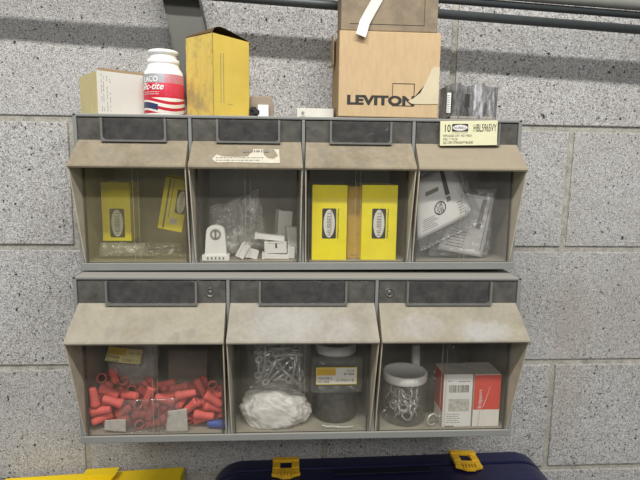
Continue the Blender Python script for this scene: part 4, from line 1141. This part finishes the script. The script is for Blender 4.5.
# tall yellow carton, turned, with its flap standing open
F = at(212.5, 32.5, -0.145)
zt0 = UP_TOP(F.x); hB = F.z - zt0
root = empty('carton', (F.x, F.y, zt0), (0, 0, 0.84))
tag(root, 'tall yellow carton with a raised top flap, standing on the cabinet beside the paste jar', 'box')
LW, LD = 0.0655, 0.056
m = MB()
t = 0.0007
m.box(0, LW, 0, t, 0, hB, M_YELLOW_D); m.box(0, t, 0, LD, 0, hB, M_YWORN)
m.box(LW - t, LW, 0, LD, 0, hB, M_YELLOW_D); m.box(0, LW, LD - t, LD, 0, hB, M_KRAFTD); m.box(0, LW, 0, LD, 0, t, M_YELLOW_D)
m.build('box_body', None, root)
k = MB()
for x in (0.0125, 0.0175):
    z = 0.018
    while z < hB - 0.024:
        L = random.uniform(0.0008, 0.0022)
        k.box(x, x + 0.0011, -0.00012, 0, z, z + L, M_GREYINK); z += L + 0.0009
dashes(k, 0.026, 0.034, 0.016, 0.0012, 0, M_GREYINK, 0.0005, 0.001)
k.build('print', None, root)
k = MB()
n_ = 14
for th in (0.0, 0.0006):
    A = []; B_ = []
    for i in range(n_ + 1):
        u = i / n_
        z = hB + 0.0005 + 0.0105 * math.sin(PI * u ** 0.62)
        A.append(k.bm.verts.new((u * LW, 0.0004 + 0.006 * math.sin(PI * u), z + th))); B_.append(k.bm.verts.new((u * LW, LD, hB + 0.0005 + 0.006 * math.sin(PI * u ** 0.62) + th)))
    for i in range(n_): k._f((A[i], A[i + 1], B_[i + 1], B_[i]), None, True)
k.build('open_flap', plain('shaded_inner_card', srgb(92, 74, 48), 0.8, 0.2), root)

# jar of thread paste
p = at(164.8, 100, -0.105)
jx, jy = p.x, -0.107
zt0 = UP_TOP(jx)
s_ = (at(184.5, 100, jy).x - at(144.5, 100, jy).x) / 2
root = empty('paste_jar', (jx, jy, zt0))
tag(root, 'white paste jar with grey and red striped label, left of the tall yellow carton', 'jar')
ztop = at(164, 51.5, jy).z - zt0
R1 = s_
def zz(v): return at(164, v, jy).z - zt0
MB().lathe([(0, 0), (R1 * 0.95, 0), (R1 * 0.98, 0.002), (R1 * 0.98, zz(78)), (R1 * 0.93, zz(73)), (R1 * 0.78, zz(68.5)), (R1 * 0.76, zz(65.5))], None, 56).build('jar_body', M_LIDW, root)
MB().lathe([(R1 * 0.74, zz(66)), (R1 * 0.79, zz(65)), (R1 * 0.80, zz(62)), (R1 * 0.77, zz(60.8)), (R1 * 0.64, zz(60)), (R1 * 0.66, zz(58)), (R1 * 0.64, zz(56)), (R1 * 0.72, zz(55.2)), (R1 * 0.74, zz(53.8)), (R1 * 0.73, zz(52)), (R1 * 0.68, ztop), (0, ztop)], None, 56).build('lid', M_LIDW, root)
def mat_label():
    k = N('flag_label')
    sp = k.n('ShaderNodeSeparateXYZ'); k.l(k.tc.outputs['Object'], sp.inputs[0])
    z = k.math('DIVIDE', sp.outputs[2], zz(74))                          # 0 bottom .. 1 top
    ang = k.math('ARCTAN2', sp.outputs[0], k.math('MULTIPLY', sp.outputs[1], -1.0))
    grey = srgb(150, 150, 152); red = srgb(198, 36, 58); white = srgb(235, 230, 220); blue = srgb(52, 62, 98)
    wv = k.math('ADD', z, k.math('MULTIPLY', k.math('SINE', k.math('ADD', k.math('MULTIPLY', ang, 2.0), 0.4)), 0.055))
    st = k.math('SINE', k.math('MULTIPLY', wv, 42.0))
    stripe = k.mix(k.math('GREATER_THAN', st, 0.1), white, red)
    bl = k.math('MULTIPLY', k.math('LESS_THAN', wv, 0.26), k.math('MULTIPLY', k.math('LESS_THAN', ang, -0.1), k.math('GREATER_THAN', wv, 0.12)))
    stripe = k.mix(bl, stripe, blue)
    c = k.mix(k.math('GREATER_THAN', z, 0.40), stripe, red)
    c = k.mix(k.math('GREATER_THAN', z, 0.735), c, grey)
    right = k.math('MULTIPLY', k.math('GREATER_THAN', ang, 0.25), k.math('GREATER_THAN', z, 0.43))
    c = k.mix(k.math('MULTIPLY', right, k.noise(300, 2)), c, srgb(208, 74, 90))
    p = k.bsdf(c, 0.4, 0.5)
    return k.finish(p.outputs[0])
lab = MB().lathe([(R1 * 0.985, 0.003), (R1 * 0.998, 0.0035), (R1 * 0.998, zz(77)), (R1 * 0.985, zz(76.5))], None, 64).build('label', mat_label(), root)
def wrap(b, R, a0, z0, m, mb):
    for v in b.verts:
        a = a0 + v.co.x / R
        rr = R + 0.0003 + v.co.z
        v.co = Vector((rr * math.sin(a), -rr * math.cos(a), z0 + v.co.y))
    mb.merge(b, m)
mb = MB()
wrap(text_bm('LACO', 0.0095, 0.95, 0.0001, bold=0.0002), R1, -0.95, zz(84.5), M_WHITE, mb)
wrap(text_bm('Slic-tite', 0.0125, 0.95, 0.0001, shear=0.35, bold=0.0002), R1, -1.15, zz(92), M_WHITE, mb)
for i in range(2):
    x = -0.9
    while x < -0.05:
        L = random.uniform(0.03, 0.09)
        b = bmesh.new(); bmesh.ops.create_grid(b, x_segments=2, y_segments=1, size=0.5)
        for v in b.verts: v.co = Vector((v.co.x * L * R1, v.co.y * 0.0008, 0))
        wrap(b, R1, x, zz(94.5 + 2.0 * i), M_SILVER, mb); x += L + 0.03
mb.build('lettering', None, lab, recalc=False)

# little relay
p0, p1 = at(248.5, 110, -0.10), at(273.5, 110, -0.10)
zt0 = UP_TOP(p0.x)
root = empty('relay_block', ((p0.x + p1.x) / 2, -0.10, zt0))
tag(root, 'tiny tan and white terminal block with black contacts, right of the tall yellow carton', 'terminal block')
w_ = p1.x - p0.x; ht = at(260, 96.5, -0.08).z - zt0; hb = at(260, 105, -0.10).z - zt0
m = MB()
m.prism([(-w_ / 2, 0), (w_ / 2, 0), (w_ / 2 - 0.0005, hb + 0.001), (w_ / 2 - 0.004, ht), (-w_ / 2 + 0.003, ht), (-w_ / 2, ht - 0.004)], 'y', 0.012, 0.022, None, 0.0015)
m.build('back_housing', plain('tan_plastic', srgb(140, 126, 108), 0.6), root)
MB().box(-w_ * 0.12, w_ * 0.30, -0.004, 0.011, 0, hb, None, 0.0006).build('terminal_body', M_WHITE, root)
m = MB().box(-w_ / 2 + 0.001, -w_ * 0.13, 0.0, 0.011, 0, hb * 0.75, None, 0.0006)
m.box(-w_ * 0.3, -w_ * 0.06, -0.0055, -0.0035, hb * 0.32, hb * 0.62, None, 0.0003); m.box(-w_ * 0.42, -w_ * 0.2, -0.003, 0.003, hb * 0.6, hb * 0.85, None, 0.0003)
m.build('contact', M_BLACK, root)
# flat cream box
p0, p1 = at(297, 110, -0.12), at(333.5, 110, -0.12)
zt0 = UP_TOP(p0.x); ht = at(315, 108.3, -0.12).z - zt0
w_ = p1.x - p0.x
root = empty('flat_carton', ((p0.x + p1.x) / 2, -0.095, zt0))
tag(root, 'flat cream carton lying just left of the large brown cardboard box', 'box')
MB().box(-w_ / 2, w_ / 2, -0.025, 0.025, 0, ht, None, 0.0006).build('box_body', M_CREAM, root)
m = MB(); m.tube([(-w_ * 0.34 + 0.0022 * math.cos(a), -0.0252, ht * 0.5 + 0.0022 * math.sin(a)) for a in [i * PI / 6 for i in range(13)]], 0.00025, M_GREYINK, 5, False)
m.box(-w_ * 0.34 - 0.0012, -w_ * 0.34 + 0.0012, -0.0253, -0.025, ht * 0.42, ht * 0.58, M_GREYINK)
m.box(-w_ * 0.34 - 0.0035, -w_ * 0.34 + 0.0035, -0.0253, -0.025, ht * 0.2, ht * 0.24, M_GREYINK)
m.build('print', None, root)

# big brown box
Yl = -0.1475
p0, p1 = at(338.5, 100, Yl), at(438.5, 100, Yl)
zt0 = UP_TOP((p0.x + p1.x) / 2) + 0.0006
ht = at(388, 31.5, Yl).z - zt0; w_ = p1.x - p0.x; D_ = 0.098
root = empty('cardboard_box', ((p0.x + p1.x) / 2, Yl + D_ / 2, zt0))
tag(root, 'large plain brown cardboard box with dark lettering, on the cabinet top', 'box')
m = MB()
m.box(-w_ / 2, w_ / 2, -D_ / 2, D_ / 2, 0, ht, M_KRAFT, 0.0012)
m.box(-w_ / 2 - 0.0004, -w_ / 2, -D_ / 2 + 0.003, D_ / 2 - 0.002, 0.002, ht - 0.002, M_KRAFTD)
m.build('box_body', None, root)
yl = -D_ / 2 - 0.0002
k = MB()
def fx(u): return at(u, 100, Yl).x - root.location.x
def fz(v, u=388): return at(u, v, Yl).z - zt0
b = text_bm('LEVITON', 0.02, bold=0.0010)
xs = [v.co.x for v in b.verts]; ys = [v.co.y for v in b.verts]
x0_, x1_ = fx(347), fx(414.5); z0_, z1_ = fz(105.5), fz(95.5)
for v in b.verts:
    v.co.x = x0_ + (v.co.x - min(xs)) / (max(xs) - min(xs)) * (x1_ - x0_); v.co.y = z0_ + (v.co.y - min(ys)) / (max(ys) - min(ys)) * (z1_ - z0_)
k.merge(b, M_BLACKINK, Matrix.Translation((0, yl, 0)) @ FRONT)
for (u0, v0, u1, v1) in ((392, 83, 414, 83.7), (392, 83, 392.7, 96), (413.4, 83, 414.2, 104), (392, 105.2, 414, 106)):
    k.box(fx(u0), fx(u1), yl - 0.0001, yl, fz(v1), fz(v0), M_BLACKINK)
k.build('lettering', None, root)
k = MB()
pts = [(438.2, 66), (438.2, 103), (425, 103.5), (412, 103.4), (408, 101), (413, 98), (420, 92), (424, 84), (427, 77), (430, 69), (433, 65.5)]
k.prism([(fx(u), fz(v)) for u, v in pts], 'y', yl - 0.0007, yl - 0.0002, plain('torn_label_paper', srgb(200, 188, 158), 0.75, 0.2, var=0.05))
bmesh.ops.triangulate(k.bm, faces=[f for f in k.bm.faces if len(f.verts) > 4])
k.build('torn_label', None, root)
k = MB()
k.prism([(0, 0), (0, 0.012), (0.002, 0.02), (0.0, 0.032), (0.003, 0.042), (0.03, 0.044), (0.03, 0)], 'x', -0.0006, 0.0006, M_KRAFTD, mat4=Matrix.Translation((-w_ / 2 - 0.004, D_ / 2 - 0.055, ht - 0.036)))
k.build('open_flap', None, root)

# dusty box on top of it, with the tape strip
p0, p1 = at(341, 20, Yl + 0.002), at(438, 20, Yl + 0.002)
zt1 = zt0 + ht + 0.0006
w2 = p1.x - p0.x
root = empty('cardboard_box', ((p0.x + p1.x) / 2, Yl + 0.002 + 0.05, zt1))
tag(root, 'dusty grey-brown cardboard box stacked on the large plain brown box', 'box')
m = MB().box(-w2 / 2, w2 / 2, -0.05, 0.0, 0, 0.09, M_KRAFTG, 0.0015)
m.build('box_body', None, root)
k = MB(); y = -0.0502
xr = at(425, 20, Yl).x - root.location.x; xl = at(350, 20, Yl).x - root.location.x; zl_ = at(388, 24.5, Yl).z - zt1
k.box(xl, xr, y - 0.0001, y, zl_, zl_ + 0.0007, M_BLACKINK); k.box(xr - 0.0007, xr, y - 0.0001, y, zl_, zl_ + 0.06, M_BLACKINK)
k.build('printed_outline', None, root)
k = MB()
def tp(u, v, off): q = at(u, v, Yl + 0.002); return Vector((q.x - root.location.x, -0.0503 - off, q.z - zt1))
ctr = [(384, -14, 0.0008), (379, -2, 0.001), (371, 12, 0.0015), (365, 23, 0.003), (362, 33, 0.007), (360.5, 37, 0.008)]
rowL = []; rowR = []
for (u, v, off) in ctr:
    rowL.append((tp(u - 5.5, v - 2, off))); rowR.append((tp(u + 4, v + 2, off)))
for th in (0, 0.0003):
    A = [k.bm.verts.new(q + Vector((0, -th, 0))) for q in rowL]; B_ = [k.bm.verts.new(q + Vector((0, -th, 0))) for q in rowR]
    for i in range(len(A) - 1): k._f((A[i], A[i + 1], B_[i + 1], B_[i]), None, True)
k.build('tape', M_TAPE, root, recalc=False)

# wavy smoky tray
def mat_tray():
    k = N('smoky_plastic_painted_glints')
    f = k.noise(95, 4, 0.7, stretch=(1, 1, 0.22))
    c = k.ramp(f, [(0.36, srgb(52, 50, 48)), (0.48, srgb(112, 110, 108)), (0.56, srgb(150, 149, 150)), (0.64, srgb(225, 225, 228))])  # dark streaks and white glints painted into the smoky colour
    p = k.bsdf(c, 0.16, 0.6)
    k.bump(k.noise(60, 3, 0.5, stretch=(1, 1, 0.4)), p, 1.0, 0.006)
    tr = k.n('ShaderNodeBsdfTransparent'); tr.inputs[0].default_value = (0.8, 0.8, 0.8, 1)
    m2 = k.n('ShaderNodeMixShader'); m2.inputs[0].default_value = 0.72
    k.l(tr.outputs[0], m2.inputs[1]); k.l(p.outputs[0], m2.inputs[2])
    return k.finish(m2.outputs[0])
p0, p1 = at(443.5, 105, -0.112), at(497, 105, -0.112)
zt0 = UP_TOP(p0.x)
root = empty('plastic_tray', ((p0.x + p1.x) / 2, -0.10, zt0))
tag(root, 'shiny crumpled smoky plastic tray with a barcode on its side, behind the cream label card', 'tray')
w_ = p1.x - p0.x; ht = at(470, 86, -0.112).z - zt0
m = MB()
n_ = 90
def outl(u):
    # rounded rectangle ring with corrugations
    a = u * 2 * PI
    c, s2 = math.cos(a), math.sin(a)
    e_ = 0.35
    x = w_ / 2 * math.copysign(abs(c) ** e_, c); y = 0.024 * math.copysign(abs(s2) ** e_, s2)
    return x, y + 0.0036 * math.sin(x * 380) + 0.0018 * math.sin(x * 770 + 1)
H_ = 8
for th in (0,):
    G = []
    for j in range(H_ + 1):
        row = []
        for i in range(n_):
            x, y = outl(i / n_)
            kx = 1 + 0.03 * (j / H_) ; zc = ht * j / H_ * (1 + (0.05 * math.sin(x * 170) - 0.03 * (abs(x) / w_ * 2) ** 3 if j == H_ else 0))
            row.append(m.bm.verts.new((x * (0.97 + 0.03 * kx), y * (0.90 + 0.1 * j / H_), zc)))
        G.append(row)
    for j in range(H_):
        for i in range(n_):
            m._f((G[j][i], G[j][(i + 1) % n_], G[j + 1][(i + 1) % n_], G[j + 1][i]), None, True)
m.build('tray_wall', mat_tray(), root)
k = MB().box(-w_ * 0.42, w_ * 0.42, -0.025, 0.025, 0.0004, 0.006, None, 0.002)
k.build('tray_base', plain('mottled_grey_plastic', srgb(130, 124, 114), 0.3, 0.5, 0.0, 0.3, 90), root)
k = MB()
k.box(-w_ * 0.18, -w_ * 0.10, -0.031, -0.030, ht * 0.35, ht * 0.72, M_BLACKINK)
k.box(-w_ / 2 - 0.0005, -w_ / 2 + 0.005, -0.0292, -0.0288, ht * 0.2, ht * 0.75, M_SILVER)
for q in range(8): k.box(-w_ / 2, -w_ / 2 + 0.0035, -0.0296, -0.0292, ht * (0.24 + 0.06 * q), ht * (0.24 + 0.06 * q) + 0.0007, M_GREYINK)
k.build('barcode_label', None, root)
# cream stub card at the right of the tray
p0, p1 = at(498.5, 110, -0.10), at(503, 110, -0.10)
# label card in front of the fourth bin
c0, c1 = at(440, 145, -0.1555), at(497, 145, -0.1555)
zt_, zb_ = at(468, 121.5, -0.1555).z, at(468, 146.2, -0.1555).z
w_ = c1.x - c0.x; h_ = zt_ - zb_
root = empty('label_card', (c0.x, -0.1548, zb_), (0, -0.028, 0))
tag(root, 'cream part-number card reading HBL5965VY, tucked over the fourth upper bin', 'label')
MB().box(0, w_, -0.0006, 0.0, 0, h_, None, 0.0001).build('card', plain('cream_label_card', srgb(216, 212, 174), 0.5, 0.4, var=0.03), root)
k = MB(); y = -0.00065
small_text(k, '10', h_ * 0.42, w_ * 0.055, h_ * 0.56, y, M_BLACKINK, fit=w_ * 0.10, bold=0.0001)
small_text(k, 'HBL5965VY', h_ * 0.44, w_ * 0.575, h_ * 0.56, y, M_BLACKINK, fit=w_ * 0.40)
oval_logo(k, w_ * 0.345, h_ * 0.72, w_ * 0.28, h_ * 0.31, y, False)
small_text(k, 'REPLACED CAT. NO. HBL61', h_ * 0.13, w_ * 0.05, h_ * 0.36, y, M_GREYINK, fit=w_ * 0.50)
small_text(k, 'INSL. T. PLUG', h_ * 0.13, w_ * 0.05, h_ * 0.22, y, M_GREYINK, fit=w_ * 0.25)
small_text(k, 'QC-125V STRAIGHT BLADE', h_ * 0.13, w_ * 0.05, h_ * 0.08, y, M_BLACKINK, fit=w_ * 0.52)
dashes(k, w_ * 0.21, w_ * 0.48, h_ * 0.50, h_ * 0.03, y, M_GREYINK, 0.0006, 0.001)
k.build('lettering', None, root)

# ---------------------------------------------------------------- strut and pipes above
a0, a1 = at(163.5, 0, -0.045), at(172, 38, -0.045)
b0 = at(199, 0, -0.045)
dirn = (a1 - a0).normalized()
wS = (b0 - a0).length * 0.975
top = a0 - dirn * 0.16
zend = UP_TOP(0.2)
L = (top.z - zend) / -dirn.z
ang = math.atan2(dirn.x, -dirn.z)
root = empty('steel_strut', top + dirn * L + Vector((wS / 2, 0, 0)), (0, 0, 0))
tag(root, 'olive grey flat steel strut running up the wall behind the jar and yellow carton', 'strut')
m = MB()
dx = -math.tan(ang)
def sp_(x, z): return (x + dx * z, z)
Ht = L * math.cos(ang)
m.prism([sp_(-wS / 2, 0.0006), sp_(wS / 2, 0.0006), sp_(wS / 2, Ht), sp_(-wS / 2, Ht)], 'y', 0, 0.003, M_STRUT, 0.0006)
m.build('web', None, root)
m = MB()
for s_ in (-1, 1):
    x = s_ * wS / 2
    m.prism([sp_(x - 0.0012 , 0.0006), sp_(x + 0.0012, 0.0006), sp_(x + 0.0012, Ht), sp_(x - 0.0012, Ht)], 'y', -0.001, 0.040, M_STRUT, 0.0004)
m.build('flange', None, root)

def rod(pA, pB, r, mat, name, label, inner=None):
    m = MB(); m.tube([pA, pB], r, None, 32)
    o = m.build(name, mat); 
    tag(o, label, 'pipe'); return o
Yr = -0.062
A = at(440, 13.8, Yr); B = at(640, 29.8, Yr); d = (B - A)
rod(A - d * 3.4, B + d * 0.8, 0.0066, M_DARKMETAL, 'steel_rod', 'lowest dark steel rod running along the wall beneath the pale pipe')
A = at(440, -0.6, Yr - 0.009); B = at(640, 15.4, Yr - 0.009); d = (B - A)
rod(A - d * 3.4, B + d * 0.8, 0.0052, M_DARKMETAL, 'steel_rod', 'dark steel rod squeezed between the pale pipe and the lowest rod')
A = at(440, -10.4, Yr - 0.014); B = at(640, 5.6, Yr - 0.014); d = (B - A)
rod(A - d * 3.4, B + d * 0.8, 0.0070, M_PIPE, 'steel_pipe', 'pale grey pipe crossing the top right corner above the dark rods')

# ---------------------------------------------------------------- cases at the bottom
def rounded(x0, x1, z0, z1, r, n=8):
    P = []
    for cx, cz, a0 in ((x1 - r, z1 - r, 0), (x0 + r, z1 - r, PI / 2)):
        for k in range(n + 1):
            a = a0 + k * PI / 2 / n
            P.append((cx + r * math.cos(a), cz + r * math.sin(a)))
    P += [(x0, z0), (x1, z0)]
    return P
zc = at(380, 457.5, -0.02).z
xl, xr = at(214, 482, -0.02).x, at(541, 482, -0.02).x
root = empty('tool_case', ((xl + xr) / 2, -0.05, zc - 0.28), (0, -0.012, 0))
tag(root, 'navy blue plastic tool case with yellow latches, under the right of the cabinets', 'case')
hw = (xr - xl) / 2
m = MB()
m.prism(rounded(-hw, hw, 0, 0.28, 0.055, 12), 'y', 0.006, 0.036, None, 0.003)
for f in m.bm.faces: f.smooth = False
m.build('case_back_shell', M_NAVY, root)
m = MB(); m.prism(rounded(-hw, hw, 0, 0.28, 0.055, 12), 'y', -0.050, -0.001, None, 0.003)
m.build('case_lid', M_NAVY, root)
MB().prism(rounded(-hw + 0.004, hw - 0.004, 0.004, 0.276, 0.052, 12), 'y', -0.002, 0.007, None).build('seam_gasket', M_NAVYD, root)
m = MB()
xh0, xh1 = at(335, 470, -0.05).x - root.location.x, at(430, 470, -0.05).x - root.location.x
m.box(xh0, xh1, -0.020, -0.006, 0.28, 0.2835, None, 0.001)
m.build('handle', M_NAVYD, root)
def latch(px, pxz, tilt, zoff):
    q = at(px, pxz, -0.028)
    lx = q.x - root.location.x
    k = MB()
    w2 = 0.019
    # frame plate with an opening, straddling the seam; folds over and ends in a comb
    th = 0.003
    k.box(-w2, w2, 0.004, 0.012, 0.003, 0.003 + th, None, 0.0008)
    k.box(-w2, -w2 + 0.011, -0.010, 0.005, 0.002, 0.002 + th, None, 0.0008)
    k.box(w2 - 0.011, w2, -0.010, 0.005, 0.002, 0.002 + th, None, 0.0008)
    k.box(-w2, w2, -0.017, -0.009, 0.0012, 0.0012 + th, None, 0.0008)
    k.prism([(-w2, -0.0165), (w2, -0.0165), (w2 * 1.05, -0.021), (w2 * 0.6, -0.024), (w2 * 0.3, -0.0275), (-w2 * 0.3, -0.0275), (-w2 * 0.6, -0.024), (-w2 * 1.05, -0.021)], 'z', 0.0010, 0.0040, None, 0.0006)
    for c in range(-2, 3): k.box(c * 0.0045 - 0.001, c * 0.0045 + 0.001, -0.026, -0.018, 0.003, 0.0056, None, 0.0004)
    o = k.build('latch', M_LATCH, root)
    o.scale = (1.18, 1.3, 1.8)
    o.location = (lx, 0.010, 0.28 + zoff); o.rotation_euler = (0, tilt, 0)
latch(288, 466, 0.0, -0.0008)
latch(463, 460, 0.07, 0.0012)

zc = at(110, 474, -0.02).z
xr = at(188.5, 470, -0.02).x; xl = at(20, 470, -0.02).x - 0.02
root = empty('storage_case', ((xl + xr) / 2, -0.035, zc - 0.20), (0, -0.040, 0))
tag(root, 'bright yellow plastic case with a raised tab, at the bottom left edge', 'case')
hw = (xr - xl) / 2
MB().prism([(-hw, 0), (hw - 0.004, 0), (hw, 0.2005), (-hw, 0.199)], 'y', -0.035, 0.022, None, 0.0025).build('case_body', M_CASEY, root)
tx = at(110, 474, -0.02).x - root.location.x
m = MB()
m.prism([(tx - 0.021, 0.199), (tx + 0.021, 0.199), (tx + 0.0195, 0.206), (tx + 0.027, 0.214), (tx - 0.027, 0.214), (tx - 0.0195, 0.206)], 'y', -0.012, 0.010, None, 0.0008)
m.build('tab', M_CASEY, root)
